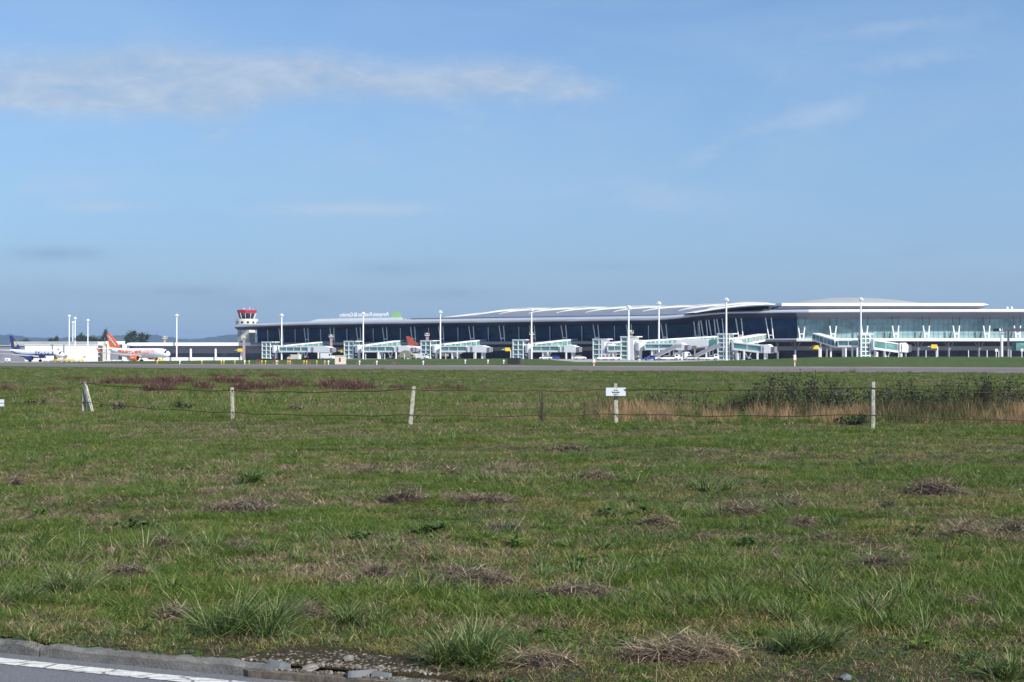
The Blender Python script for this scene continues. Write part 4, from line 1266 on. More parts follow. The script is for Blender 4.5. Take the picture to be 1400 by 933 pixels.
T = thing('equipment_box', 'black equipment box with paler right end beside the runway', 'equipment box', (x, y, tz(x, y)))
MB().box((-.15, 0, .65), (2.2, 1.2, 1.1)).build('cabinet', M['black'], T, bevel=.03)
MB().box((1.1, 0, .65), (.35, 1.15, 1.05)).build('end_panel', M['dgrey'], T)
mb = MB(); mb.box((-.9, 0, .06), (.2, 1, .2)); mb.box((.7, 0, .06), (.2, 1, .2)); mb.build('foot', M['grey'], T)
def beacon(px, py0, py1, u, label):
    x, y = on_u(px, u); z0 = tz(x, y); h = Z_at(py0, y) - z0
    T = thing('marker_post', label, 'marker post', (x, y, z0))
    MB().box((0, 0, h * .28), (.14, .14, h * .56)).build('post', M['white2'], T)
    MB().box((0, 0, h * .78), (.42, .3, h * .46)).build('head', M['white'], T, bevel=.04)
    MB().box((0, 0, h * .5), (.46, .34, h * .10)).build('orange_band', M['orange'], T)
beacon(1086.5, 485.5, 501, RW1 + 5, 'white marker post with an orange band right of the six level stair tower')
beacon(812, 492, 503, RW1 - 1, 'low white and orange marker beside the runway below the short jet bridge')
beacon(115.5, 481, 499, RW1 + 34, 'white marker post in front of the cream trolleys at the left')
beacon(874.5, 491.5, 497, 320, 'stubby white marker at the foot of the tall stair tower')

# ------------------------------------------------------------------ trees far behind
def leaf_mat(name, a, b, c, tr=.25):
    m, nt, bs = mat_new(name)
    oi = nt.nodes.new('ShaderNodeObjectInfo'); geo = nt.nodes.new('ShaderNodeNewGeometry')
    r = math_(nt, 'FRACT', math_(nt, 'ADD', oi.outputs['Random'], geo.outputs['Random Per Island']))
    col = ramp(nt, r, [(0, a), (.5, b), (1, c)])
    nt.links.new(col, bs.inputs['Base Color']); bs.inputs['Roughness'].default_value = .6; bs.inputs['Specular IOR Level'].default_value = .25
    if tr:
        t = nt.nodes.new('ShaderNodeBsdfTranslucent'); nt.links.new(mixc(nt, .5, col, (.12, .16, .02)), t.inputs['Color'])
        mx = nt.nodes.new('ShaderNodeMixShader'); mx.inputs[0].default_value = tr
        nt.links.new(bs.outputs[0], mx.inputs[1]); nt.links.new(t.outputs[0], mx.inputs[2])
        nt.links.new(mx.outputs[0], nt.nodes['Material Output'].inputs['Surface'])
    return m
M['tree_leaf'] = leaf_mat('dark_tree_leaves', (.022, .034, .022), (.04, .058, .032), (.06, .08, .04), .1)
M['bark'] = simple('tree_bark', (.05, .04, .032), .9, var=.25, nscale=2)
def quads_mesh(name, cen, size, mat, parent, rng, aspect=1.6):
    """cloud of randomly turned leaf faces"""
    n = len(cen)
    d = rng.normal(size=(n, 3)); d /= np.linalg.norm(d, axis=1)[:, None]
    e = rng.normal(size=(n, 3)); e -= (e * d).sum(1)[:, None] * d; e /= np.linalg.norm(e, axis=1)[:, None]
    sz = np.asarray(size) * (0.6 + .8 * rng.random(n))
    a = d * (sz * aspect / 2)[:, None]; b = e * (sz / 2)[:, None]
    v = np.stack([cen - a, cen + b * .9 - a * .1, cen + a, cen - b * .9 - a * .1], 1).reshape(-1, 3)
    f = np.arange(4 * n)
    return mesh_np(name, v, f, np.full(n, 4), mat, parent)
def tree(px, ytop, D, w, label, shape='round', seed=0):
    rng = np.random.default_rng(seed + 100)
    z0 = -2.0; h = Z_at(ytop, D) - z0
    D *= 1.75; w *= 1.25 if shape == 'round' else 1.4; h = Z_at(ytop, D) - z0
    T = thing('pine_tree' if shape == 'pine' else 'broadleaf_tree', label, 'tree', (X_at(px, D), D, z0), 0, 'trees beyond the airport buildings')
    mb = MB().tube([(0, 0, 0), (.2, .1, h * .5), (.1, 0, h * .95)], [.35, .25, .08], 7)
    cs = []
    for k in range(9):
        z = h * (.35 + .6 * k / 9); a = rng.random() * 6.28; l = w * (.5 if shape == 'round' else .5 * (1.15 - k / 9)) * (.6 + .5 * rng.random())
        p = (l * math.cos(a), l * math.sin(a), z + .08 * h)
        mb.tube([(.1, 0, z), p], [.12, .04], 5); cs.append((p, l))
    mb.build('trunk', M['bark'], T)
    pts = []
    for (p, l) in cs:
        k = 90
        pts.append(np.array(p) + rng.normal(size=(k, 3)) * np.array([w * .16, w * .16, h * .055]))
    pts.append(np.array([0, 0, h * .92]) + rng.normal(size=(70, 3)) * np.array([w * .09, w * .09, h * .05]))
    quads_mesh('crown', np.concatenate(pts), w * .10 + .25, M['tree_leaf'], T, rng)
for i, a in enumerate(((181.5, 455, 800, 9, 'tall pine with a ragged top beyond the orange tail', 'pine'), (175, 458.5, 810, 6, 'slim tree left of the tall ragged pine', 'pine'),
                       (190, 457.5, 805, 8, 'dark bushy tree just right of the tall ragged pine', 'round'), (201, 458.5, 830, 8, 'separate dark tree between the ragged pine and the pier roof', 'round'),
                       (111, 457.5, 820, 6, 'pointed pine behind the masts of the white shed', 'pine'), (106, 461.5, 825, 6, 'low tree left of the pointed pine behind the masts', 'round'), (118, 461, 822, 6, 'low tree right of the pointed pine behind the masts', 'round'),
                       (77, 461, 840, 4, 'small spiky tree above the left part of the white shed roof', 'pine'), (70, 464.5, 845, 8, 'low round tree left of the small spiky tree', 'round'),
                       (144, 452.5, 830, 5, 'tall thin pine behind the beige block', 'pine'), (130, 462, 835, 9, 'low round tree beside the beige block', 'round'), (36, 465.5, 850, 10, 'low dark tree nearest the blue tail', 'round'))): tree(*a, seed=i)

# ------------------------------------------------------------------ fence
M['post'] = None
def post_mat():
    m, nt, b = mat_new('lichened_concrete_post')
    n = noise_(nt, wpos(nt), 12, 5, .65); n2 = noise_(nt, wpos(nt, (1, 1, .5)), 5, 4, .6)
    c = ramp(nt, n, [(.3, (.20, .19, .15)), (.5, (.38, .36, .29)), (.7, (.50, .48, .41))])
    c = mixc(nt, ramp(nt, n2, [(.5, (0, 0, 0)), (.72, (.8, .8, .8))]), c, (.14, .13, .08))
    nt.links.new(c, b.inputs['Base Color']); b.inputs['Roughness'].default_value = .9
    return m
M['post'] = post_mat()
PO = [(-48, 571, 548), (115, 563.5, 522.5), (318.5, 574.5, 530), (560.5, 580.5, 528.5), (842.5, 579.5, 524.5), (1192.5, 587.5, 522), (1560, 590, 522)]
fx, fy = gp(560, 581)
FN = thing('wire_fence', 'low rusty wire fence strung between pale lichened concrete posts across the field', 'fence', (fx, fy, 0))
def pp(i):
    px, pb, pt = PO[i]; x, y = gp(px, pb); z0 = tz(x, y)
    y = F * (CZ - z0) / (pb - HZ); x = X_at(px, y); z0 = tz(x, y)
    return x, y, z0, Z_at(pt, y)
for i in range(len(PO)):
    x, y, z0, z1 = pp(i)
    mb = MB(); w = .115; lean = (.02, 0) if i % 2 else (-.025, .01)
    if i == 3: lean = (.11, 0)
    rows = []
    for k in range(9):
        q = k / 8; zz = z0 - .15 + (z1 - z0 + .15) * q
        ww = w * (1 - .15 * q) * (1 + .05 * math.sin(7 * q + i)); a0 = .35 + i
        cx, cy = x - fx + lean[0] * q, y - fy + lean[1] * q
        rows.append([(cx + ww / 2 * sx * (1 if abs(sx) + abs(sy) < 2 else .9), cy + ww / 2 * sy * (1 if abs(sx) + abs(sy) < 2 else .9), zz) for sx, sy in ((-1, -1), (0, -1.1), (1, -1), (1.1, 0), (1, 1), (0, 1.1), (-1, 1), (-1.1, 0), (-1, -1))])
    mb.grid(rows); mb.f.append(tuple(len(mb.v) - 9 + k for k in range(8)))
    mb.build('fence_post', M['post'], FN, True)
x, y, z0, z1 = pp(1)
MB().beam((x - fx + .05, y - fy - .05, z1 - .13), (X_at(130, y) - fx, y - fy - .25, tz(x, y) - .12), .11).build('brace_post', M['post'], FN)
UP = [(541, 541), (523.5, 524), (534.5, 534.5), (532.5, 532.5), (532, 532), (530, 530), (540, 540)]
LO = [(549, 549), (550, 550), (564, 564), (567.5, 567.5), (566, 566), (567, 567), (578, 578)]
for i in range(len(PO) - 1):
    a, b = pp(i), pp(i + 1)
    for wi, (ya, yb, sag) in enumerate(((UP[i][1], UP[i + 1][0], .06), (LO[i][1], LO[i + 1][0], .05))):
        za, zb = Z_at(ya, a[1]), Z_at(yb, b[1])
        if i == 0 and wi == 0: sag = .22
        pts = []
        for k in range(17):
            q = k / 16
            pts.append((a[0] + (b[0] - a[0]) * q - fx, a[1] + (b[1] - a[1]) * q - fy - .06, za + (zb - za) * q - sag * 4 * q * (1 - q) + .015 * math.sin(q * 19 + i)))
        MB().tube(pts, 0.0135 if wi == 0 else .012, 6).build('wire', M['rust'], FN, True)
def fence_sign(px, py, D, w, h, label, lines):
    S = thing('notice_sign', label, 'sign', (X_at(px, D), D - .09, Z_at(py, D)), 0, 'notices on the wire fence')
    MB().box((0, 0, 0), (w, .012, h)).build('plate', M['sign'], S, bevel=.003)
    for txt, z, ww, hh in lines:
        text_obj(txt, 'lettering', M['ink'], S, lambda u, v, c, z=z: (u, -.012 - c, z + v), 1, .002, .015, fit=(ww, hh))
    for sx in (-1, 1): MB().box((sx * w * .05, -.008, h * .44 * (1 if sx > 0 else -1)), (.02, .01, .02)).build('screw', M['grey'], S)
M['sign'] = simple('sign_plate', (.60, .64, .68), .5, var=.05, nscale=3)
M['ink'] = simple('sign_ink', (.03, .035, .05), .6, var=.1)
_, yD, _, _ = pp(4)
fence_sign(841.5, 535.8, yD - .06, .565, .235, 'small pale grey notice with three lines of lettering fixed to a fence post', [('Área', .055, .12, .048), ('Reservada', -.008, .215, .046), ('A N A', -.072, .13, .040)])
_, yD, _, _ = pp(0)
fence_sign(-4, 551, 43.5, .565, .235, 'pale notice hanging on the wire at the left edge, cut by the frame', [('Área', .055, .12, .048), ('Reservada', -.008, .215, .046), ('A N A', -.072, .13, .040)])

# ------------------------------------------------------------------ grass and other plants
def blade_mat(name, stops, tr=.3, use_field=0.0, rough=.5):
    m, nt, bs = mat_new(name)
    geo = nt.nodes.new('ShaderNodeNewGeometry'); oi = nt.nodes.new('ShaderNodeObjectInfo')
    r = math_(nt, 'FRACT', math_(nt, 'ADD', oi.outputs['Random'], geo.outputs['Random Per Island']))
    col = ramp(nt, r, stops)
    if use_field:
        g = nt.nodes.new('ShaderNodeGroup'); g.node_tree = FG
        f2 = mixc(nt, 1.0, g.outputs['Color'], (1.3, 1.3, 1.3), 'MULTIPLY')
        col = mixc(nt, use_field, col, f2)
    nt.links.new(col, bs.inputs['Base Color']); bs.inputs['Roughness'].default_value = rough; bs.inputs['Specular IOR Level'].default_value = .25
    t = nt.nodes.new('ShaderNodeBsdfTranslucent'); nt.links.new(mixc(nt, .6, col, (1.25, 1.35, .7), 'MULTIPLY'), t.inputs['Color'])
    mx = nt.nodes.new('ShaderNodeMixShader'); mx.inputs[0].default_value = tr
    nt.links.new(bs.outputs[0], mx.inputs[1]); nt.links.new(t.outputs[0], mx.inputs[2])
    nt.links.new(mx.outputs[0], nt.nodes['Material Output'].inputs['Surface'])
    return m
M['grass'] = blade_mat('grass_blades', [(0, (0.0317, 0.0552, 0.0108)), (0.3, (0.0805, 0.115, 0.0216)), (0.65, (0.1488, 0.1782, 0.0389)), (0.88, (0.244, 0.23, 0.0734)), (1, (0.4636, 0.368, 0.1836))], .3, .25)
M['rush'] = blade_mat('rush_blades', [(0, (0.0291, 0.0605, 0.0147)), (0.45, (0.0784, 0.1318, 0.0357)), (0.8, (0.1568, 0.216, 0.0672)), (1, (0.336, 0.3024, 0.147))], .2)
M['lush'] = blade_mat('lush_grass_blades', [(0, (0.0415, 0.0851, 0.014)), (0.5, (0.1025, 0.1633, 0.027)), (1, (0.1891, 0.23, 0.0486))], .35)
M['pale'] = blade_mat('yellowish_grass_blades', [(0, (0.0756, 0.0851, 0.0194)), (0.5, (0.1769, 0.1817, 0.0432)), (0.85, (0.2928, 0.2587, 0.0864)), (1, (0.488, 0.391, 0.1836))], .3)
M['stalk'] = blade_mat('tall_grass_stalks', [(0, (0.0854, 0.1207, 0.0324)), (0.5, (0.1586, 0.1725, 0.0594)), (0.8, (0.2928, 0.2415, 0.1188)), (1, (0.4392, 0.3565, 0.2052))], .25)
M['straw'] = blade_mat('dry_straw', [(0, (0.0672, 0.0462, 0.0313)), (0.4, (0.1568, 0.11, 0.0734)), (0.75, (0.2912, 0.22, 0.1404)), (1, (0.5376, 0.429, 0.2808))], .1, 0, .8)
M['hay'] = blade_mat('matted_hay', [(0, (.030, .019, .018)), (.35, (.095, .064, .052)), (.7, (.21, .155, .115)), (1, (.46, .37, .26))], .05, 0, .9)
M['reed'] = blade_mat('orange_dry_reeds', [(0, (.15, .085, .042)), (.5, (.31, .19, .10)), (1, (.48, .35, .21))], .15, 0, .8)
M['broad'] = blade_mat('broad_leaves', [(0, (.045, .095, .015)), (.5, (.085, .155, .022)), (1, (.14, .20, .035))], .3)
M['dbroad'] = blade_mat('dark_broad_leaves', [(0, (.032, .062, .014)), (.5, (.062, .108, .025)), (1, (.10, .15, .04))], .25)
M['heath'] = blade_mat('purple_brown_heather', [(0, (.034, .013, .016)), (.4, (.080, .034, .034)), (.75, (.14, .075, .058)), (1, (.24, .17, .12))], .05, 0, .9)
M['shrub'] = blade_mat('dark_shrub_leaves', [(0, (.014, .021, .012)), (.5, (.034, .050, .024)), (1, (.080, .098, .044))], .15)
M['olive'] = blade_mat('olive_weed_stems', [(0, (.022, .026, .012)), (.45, (.060, .064, .028)), (.8, (.115, .10, .05)), (1, (.22, .16, .085))], .15, 0, .8)
M['flower'] = simple('yellow_petals', (.75, .55, .02), .5, var=.1)

def blades_np(n, rad, l0, l1, w, lean, droop, rng, seg=2, flat=0.0, base=None, up=1.0):
    """n curved grass blades; returns v, idx, tot"""
    a = rng.random(n) * 2 * np.pi; r = rad * np.sqrt(rng.random(n))
    if base is None: bx = np.stack([r * np.cos(a), r * np.sin(a), np.zeros(n)], 1)
    else: bx = base
    th = a + rng.normal(0, .9, n)
    dh = np.stack([np.cos(th), np.sin(th), np.zeros(n)], 1)
    L = l0 + (l1 - l0) * rng.random(n)
    le = np.abs(rng.normal(lean, lean * .6 + .05, n)) * (.4 + r / max(rad, 1e-6)) if base is None else np.abs(rng.normal(lean, lean * .6 + .05, n))
    dr = droop * (.4 + rng.random(n))
    ph = rng.random(n) * 2 * np.pi
    side = np.stack([np.cos(ph), np.sin(ph), np.zeros(n)], 1)
    wv = w * (.6 + .8 * rng.random(n))
    V = []
    for k in range(seg + 1):
        t = k / seg
        ang = le + dr * t
        hz = np.sin(np.clip(ang, 0, 1.9)) * L * t; vz = np.cos(np.clip(ang, 0, 1.9)) * L * t * up
        p = bx + dh * hz[:, None]; p[:, 2] += vz * (1 - flat)
        if k < seg:
            ww = wv * (1 - .45 * t)
            V += [p - side * (ww / 2)[:, None], p + side * (ww / 2)[:, None]]
        else: V.append(p)
    m = 2 * seg + 1
    v = np.stack(V, 1).reshape(-1, 3)
    o = (np.arange(n) * m)[:, None]
    idx = []; tot = []
    pat = []; pt = []
    for k in range(seg - 1):
        pat += [2 * k, 2 * k + 1, 2 * k + 3, 2 * k + 2]; pt.append(4)
    k = seg - 1
    pat += [2 * k, 2 * k + 1, 2 * k + 2]; pt.append(3)
    idx = (o + np.array(pat)[None]).reshape(-1); tot = np.tile(pt, n)
    return v, idx, tot

def leaves_np(n, rad, l0, l1, w, rng, tilt=.6):
    """rosette of ovate leaves"""
    a = rng.random(n) * 2 * np.pi; L = l0 + (l1 - l0) * rng.random(n); e = tilt * (.4 + .8 * rng.random(n))
    d = np.stack([np.cos(a), np.sin(a), np.zeros(n)], 1); s = np.stack([-np.sin(a), np.cos(a), np.zeros(n)], 1)
    b = np.stack([rad * rng.normal(size=n) * .5, rad * rng.normal(size=n) * .5, .01 * rng.random(n)], 1)
    up = np.array([0, 0, 1.0])
    W = w * L
    V = []
    for t, k, sag in ((0, .12, 0), (.35, .75, -.02), (.7, 1.0, .02), (1.0, .08, .25)):
        p = b + d * (L * t * np.cos(e))[:, None] + up * (L * t * np.sin(e) - sag * L)[:, None]
        V += [p - s * (W * k / 2)[:, None], p + s * (W * k / 2)[:, None]]
    v = np.stack(V, 1).reshape(-1, 3)
    pat = [0, 1, 3, 2, 2, 3, 5, 4, 4, 5, 7, 6]
    idx = ((np.arange(n) * 8)[:, None] + np.array(pat)[None]).reshape(-1)
    return v, idx, np.tile([4, 4, 4], n)

def merge(parts):
    vs = []; ix = []; tt = []; o = 0
    for v, i, t in parts:
        vs.append(v); ix.append(i + o); tt.append(t); o += len(v)
    return np.concatenate(vs), np.concatenate(ix), np.concatenate(tt)

def proto_coll(name, items):
    c = bpy.data.collections.new(name)
    for k, (d, mat) in enumerate(items):
        o = mesh_np('%s_%02d' % (name, k), *d, mat, link=False)
        c.objects.link(o)
    return c

def scatter(name, pts, rotz, scl, idx, coll):
    n = len(pts)
    me = bpy.data.meshes.new(name)
    me.vertices.add(n); me.vertices.foreach_set('co', np.ascontiguousarray(pts, np.float32).ravel())
    at = me.attributes.new('rot', 'FLOAT_VECTOR', 'POINT')
    rv = np.zeros((n, 3), np.float32); rv[:, 2] = rotz; rv[:, 0] = RNG.normal(0, .08, n); rv[:, 1] = RNG.normal(0, .08, n)
    at.data.foreach_set('vector', rv.ravel())
    at = me.attributes.new('scl', 'FLOAT_VECTOR', 'POINT')
    sv = np.asarray(scl, np.float32)
    if sv.ndim == 1: sv = np.stack([sv, sv, sv], 1)
    at.data.foreach_set('vector', np.ascontiguousarray(sv).ravel())
    at = me.attributes.new('idx', 'INT', 'POINT'); at.data.foreach_set('value', np.asarray(idx, np.int32))
    o = bpy.data.objects.new(name, me); COL.objects.link(o)
    ng = bpy.data.node_groups.new(name + '_scatter', 'GeometryNodeTree')
    ng.interface.new_socket('Geometry', in_out='INPUT', socket_type='NodeSocketGeometry')
    ng.interface.new_socket('Geometry', in_out='OUTPUT', socket_type='NodeSocketGeometry')
    gi = ng.nodes.new('NodeGroupInput'); go = ng.nodes.new('NodeGroupOutput')
    ci = ng.nodes.new('GeometryNodeCollectionInfo'); ci.inputs['Collection'].default_value = coll
    ci.inputs['Separate Children'].default_value = True; ci.inputs['Reset Children'].default_value = True
    ip = ng.nodes.new('GeometryNodeInstanceOnPoints'); ip.inputs['Pick Instance'].default_value = True
    def na(nm, ty):
        q = ng.nodes.new('GeometryNodeInputNamedAttribute'); q.data_type = ty; q.inputs['Name'].default_value = nm
        return [s for s in q.outputs if s.enabled and s.name == 'Attribute'][0]
    L = ng.links.new
    L(gi.outputs[0], ip.inputs['Points']); L(ci.outputs[0], ip.inputs['Instance'])
    L(na('idx', 'INT'), ip.inputs['Instance Index']); L(na('rot', 'FLOAT_VECTOR'), ip.inputs['Rotation']); L(na('scl', 'FLOAT_VECTOR'), ip.inputs['Scale'])
    L(ip.outputs[0], go.inputs[0])
    md = o.modifiers.new('scatter', 'NODES'); md.node_group = ng
    tag(o, kind='stuff')
    return o

rg = np.random.default_rng(5)
items = []
for k in range(7): items.append((blades_np(34, .12, .025, .085, .0062, .75, .9, rg), M['grass']))          # 0-6 short turf
for k in range(3): items.append((blades_np(40, .11, .06, .16, .0066, .40, .8, rg), M['lush']))            # 7-9 lush taller grass
for k in range(3): items.append((blades_np(34, .15, .06, .20, .0055, 1.2, .35, rg, flat=.35), M['straw'])) # 10-12 lying straw
for k in range(2): items.append((leaves_np(12, .05, .03, .075, .50, rg, .5), M['broad']))                   # 13-14 small leaves
for k in range(2): items.append((leaves_np(16, .08, .02, .05, .75, rg, .35), M['dbroad']))                 # 15-16 clover
for k in range(3): items.append((blades_np(9, .10, .14, .30, .0045, .45, .5, rg), M['stalk']))            # 17-19 taller stalks
for k in range(3): items.append((blades_np(42, .12, .04, .12, .0066, .6, .9, rg), M['pale']))            # 20-22 yellowish turf
for k in range(2): items.append((blades_np(30, .13, .03, .11, .006, 1.2, .4, rg, flat=.3), M['hay']))            # 23-24 brown thatch
for k in range(3): items.append((blades_np(60, .06, .12, .26, .0062, .45, .5, rg, seg=3), M['rush']))            # 25-27 small rushy clumps
PC = proto_coll('turf_tufts', items)

def frustum_pts(d0, d1, n, rng, half=.47, pad=1.2, power=1.0):
    # even density over the visible wedge
    y = np.sqrt(d0 ** 2 + (d1 ** 2 - d0 ** 2) * rng.random(n))
    x = (rng.random(n) * 2 - 1) * (half * y + pad)
    return x, y
def dryness(x, y):
    s1 = fbm(x * .75, y * 1.5, 71, 5); s2 = fbm(x * .12, y * .3, 72, 3)
    return .72 * s1 + .28 * s2
def lushness(x, y):
    return fbm(x * .28, y * .5, 91, 4)
# heaps and rows of mown, dead grass
HEAPS = []
def heap(px, pb, wpx, hpx, label, dep=1.2, mat='hay', dens=1.0):
    x, y = gp(px, pb - hpx * .25); k = F / y; w = wpx / k; h = hpx / k * 1.15 + .04; rng = np.random.default_rng(int(px * 5 + pb))
    d = min(max(.25, w * .5), dep)
    n = int(np.clip(1800 * dens * w * d / .6, 320, 5200)); HEAPS.append((x, y, w, d))
    a = rng.random(n) * 6.283; r = np.sqrt(rng.random(n))
    bx = r * np.cos(a) * w / 2; by = r * np.sin(a) * d / 2
    lump = .35 + .95 * fbm(bx * 5 + px, by * 5, 7, 3)
    bz = h * (1 - r ** 2) * lump * (.35 + .65 * rng.random(n))
    base = np.stack([bx, by, bz], 1)
    dd = blades_np(n, 1, .10, .32, .0062 * max(1, y / 12), 1.15, .6, rng, seg=2, base=base, up=.42)
    T = thing('hay_heap', label, 'hay heap', (x, y, tz(x, y)), 0, 'heaps of mown dead grass')
    mesh_np('stalks', *dd, M[mat], T)
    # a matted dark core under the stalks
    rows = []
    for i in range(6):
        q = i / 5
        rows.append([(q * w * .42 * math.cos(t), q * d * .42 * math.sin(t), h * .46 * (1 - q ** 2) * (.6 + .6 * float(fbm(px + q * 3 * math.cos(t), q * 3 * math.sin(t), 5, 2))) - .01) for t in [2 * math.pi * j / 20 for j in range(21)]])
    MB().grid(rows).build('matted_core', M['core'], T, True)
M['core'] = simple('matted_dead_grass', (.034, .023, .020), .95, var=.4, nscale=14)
for a in ((552, 694, 72, 26, 'large hay heap with pale stalks on top left of centre'), (812, 662, 92, 14, 'long brown hay heap beyond the middle of the field'), (1206, 788, 100, 30, 'largest hay heap at the right with a pointed top'),
          (640, 806, 150, 26, 'long dark hay row behind the rush tussock'), (792, 822, 110, 22, 'flat hay row ending behind the bright green weed'), (1076, 702, 60, 20, 'dark purple brown hay heap at the right in the middle distance'),
          (1275, 682, 90, 24, 'wide straggling hay heap at the right'), (176, 794, 66, 22, 'hay heap right of the soft tussock at the left'), (330, 704, 120, 16, 'dark low hay row left of centre'),
          (225, 754, 60, 14, 'brown hay heap at the left in mid field'), (900, 722, 60, 14, 'thin crossed dead stalks in mid field right of centre', .8, 'straw'), (660, 690, 100, 12, 'faint hay row right of the large pale heap'),
          (545, 652, 40, 8, 'small flat pale hay heap beyond the large pale heap', .8, 'straw'), (500, 650, 40, 8, 'small flat hay heap left of the flat pale one'), (616, 654, 38, 12, 'small upright dry clump beyond the faint hay row', .6),
          (22, 667, 28, 14, 'small dark clump at the left edge'), (1215, 702, 44, 16, 'small hay heap left of the wide straggling one'), (1095, 722, 50, 14, 'hay scatter just in front of the purple brown heap'),
          (1316, 736, 60, 14, 'purplish hay patch at the right edge'), (1385, 733, 50, 18, 'purplish hay heap cut by the right edge'), (1010, 708, 90, 14, 'low hay row left of the purple brown heap'),
          (330, 757, 40, 14, 'small mound of hay right of the brown heap at the left'), (930, 905, 170, 26, 'pale straw scatter at the bottom of the field', 1.0, 'straw', 1.2), (740, 912, 110, 18, 'straw litter at the kerb edge', .6, 'straw', .8),
          (1190, 838, 70, 16, 'pale straw clump beside the broad bladed tussock', .8, 'straw'), (1330, 834, 80, 12, 'thin strip of straw at the right', .7, 'straw'), (690, 726, 60, 12, 'brown tangle near the middle of the field'),
          (404, 566, 26, 10, 'round brown heap in front of the fence wire left of centre', 1.0), (172, 604, 24, 6, 'tiny dark heap before the fence brace', .6), (105, 616, 34, 5, 'flat pinkish hay patch left of the tiny dark heap', .8), (780, 618, 56, 6, 'flat hay streak before the notice', .8),
          (240, 850, 40, 14, 'dead brown litter left of the large left tussock', .6), (420, 845, 50, 12, 'litter between the tussocks near the kerb', .6), (520, 792, 60, 14, 'grey hay clump left of the long dark row', .8)):
    heap(*a)

XS, YS, SS, II = [], [], [], []
for d0, d1, n, sc in ((6.6, 12, 40000, .88), (12, 20, 60000, .92), (20, 32, 78000, 1.05), (32, 48, 62000, 1.3), (48, 80, 50000, 1.9), (80, 165, 46000, 2.8)):
    x, y = frustum_pts(d0, d1, n, rg)
    ky = kerb_y(x)
    u = y + SL * x
    keep = (y > ky - .02) & (u < RW0 - 1.5)
    # bare, gravelly strip by the kerb
    e = y - ky
    keep &= rg.random(n) < np.clip(.75 + e * .5, 0, 1)
    keep &= ~((np.abs(x + 1.1) < .75) & (e < .5 * (1 - ((x + 1.1) / .75) ** 2)))
    for hx, hy, hw_, hd in HEAPS:
        keep &= (((x - hx) / (hw_ * .5)) ** 2 + ((y - hy) / (hd * .5)) ** 2 > .85) | (rg.random(n) < .10)
    x, y = x[keep], y[keep]; n = len(x)
    dr = dryness(x, y) + .045 * sstep(40, 50, y) * (1 - sstep(90, 120, y)); lu = lushness(x, y)
    r = rg.random(n)
    idx = rg.integers(0, 7, n)
    yl = fbm(x * .9, y * 1.6, 131, 4); br = fbm(x * 1.1, y * 2.0, 151, 4); fine = fbm(x * 2.6, y * 3.6, 171, 3)
    pm = (yl > .53) & (r < np.clip((yl - .53) * 8, 0, .7)); idx[pm] = rg.integers(20, 23, pm.sum())
    lm = (lu * .55 + fine * .45 > .525) & (r < .8); idx[lm] = rg.integers(7, 10, lm.sum())
    dm = (dr > .515) & (r < np.clip((dr - .52) * 5, 0, .42)); idx[dm] = rg.integers(10, 13, dm.sum())
    dm = (br > .565) & (rg.random(n) < np.clip((br - .575) * 9, 0, .6)); idx[dm] = np.where(rg.random(dm.sum()) < .6, rg.integers(23, 25, dm.sum()), rg.integers(10, 13, dm.sum()))
    dm = (r > .93) & (r < .965); idx[dm] = rg.integers(10, 13, dm.sum())
    if d1 <= 48:
        q = rg.random(n); wd = fbm(x * 1.4, y * 2.2, 191, 3)
        bm_ = (wd > .60) & (q < .35); idx[bm_] = rg.integers(13, 15, bm_.sum())
        cm = (wd < .40) & (q < .45); idx[cm] = rg.integers(15, 17, cm.sum())
        ed = (e[keep] < 1.8) & (q > .55); idx[ed] = rg.choice([15, 16, 15, 16, 23, 24, 10, 11, 13, 20, 21], ed.sum())
    tm = (r > .982); idx[tm] = rg.integers(17, 20, tm.sum())
    sm = (fbm(x * .5, y * .8, 231, 3) > .50) & (rg.random(n) < .010 * min(1, 14 / d0)); idx[sm] = rg.integers(25, 28, sm.sum())
    # thin spots that show the soil
    gap = fbm(x * 1.9 + 5, y * 3.1, 211, 3)
    ok = rg.random(n) < np.where((gap < .36) & (y - kerb_y(x) > 2), .40, 1.0)
    x, y, idx, lu, fine, r = x[ok], y[ok], idx[ok], lu[ok], fine[ok], r[ok]; n = len(x)
    ky = kerb_y(x); e2 = y - ky
    s = sc * (.65 + .6 * rg.random(n)) * (.55 + .9 * lu) * (.62 + .38 * sstep(.2, 2.2, e2))
    hs = s.copy()
    if sc > 1.5: hs *= 1.25 / sc ** .55
    hs *= np.where((idx >= 25), 1.15, 1.0) * (.78 + .22 * (y < 13))
    # grass behind the fence has not been mown
    fl = 37.2 - .13 * x
    tall = sstep(-.3, .6, y - fl) * (1 - sstep(18, 30, y - fl))
    hs *= 1 + .5 * tall
    XS.append(x); YS.append(y); SS.append(np.stack([s, s, hs], 1)); II.append(idx)
x = np.concatenate(XS); y = np.concatenate(YS)
P = np.stack([x, y, terrain(x, y) - .005], 1)
scatter('grass', P, rg.random(len(x)) * 6.283, np.concatenate(SS), np.concatenate(II), PC)

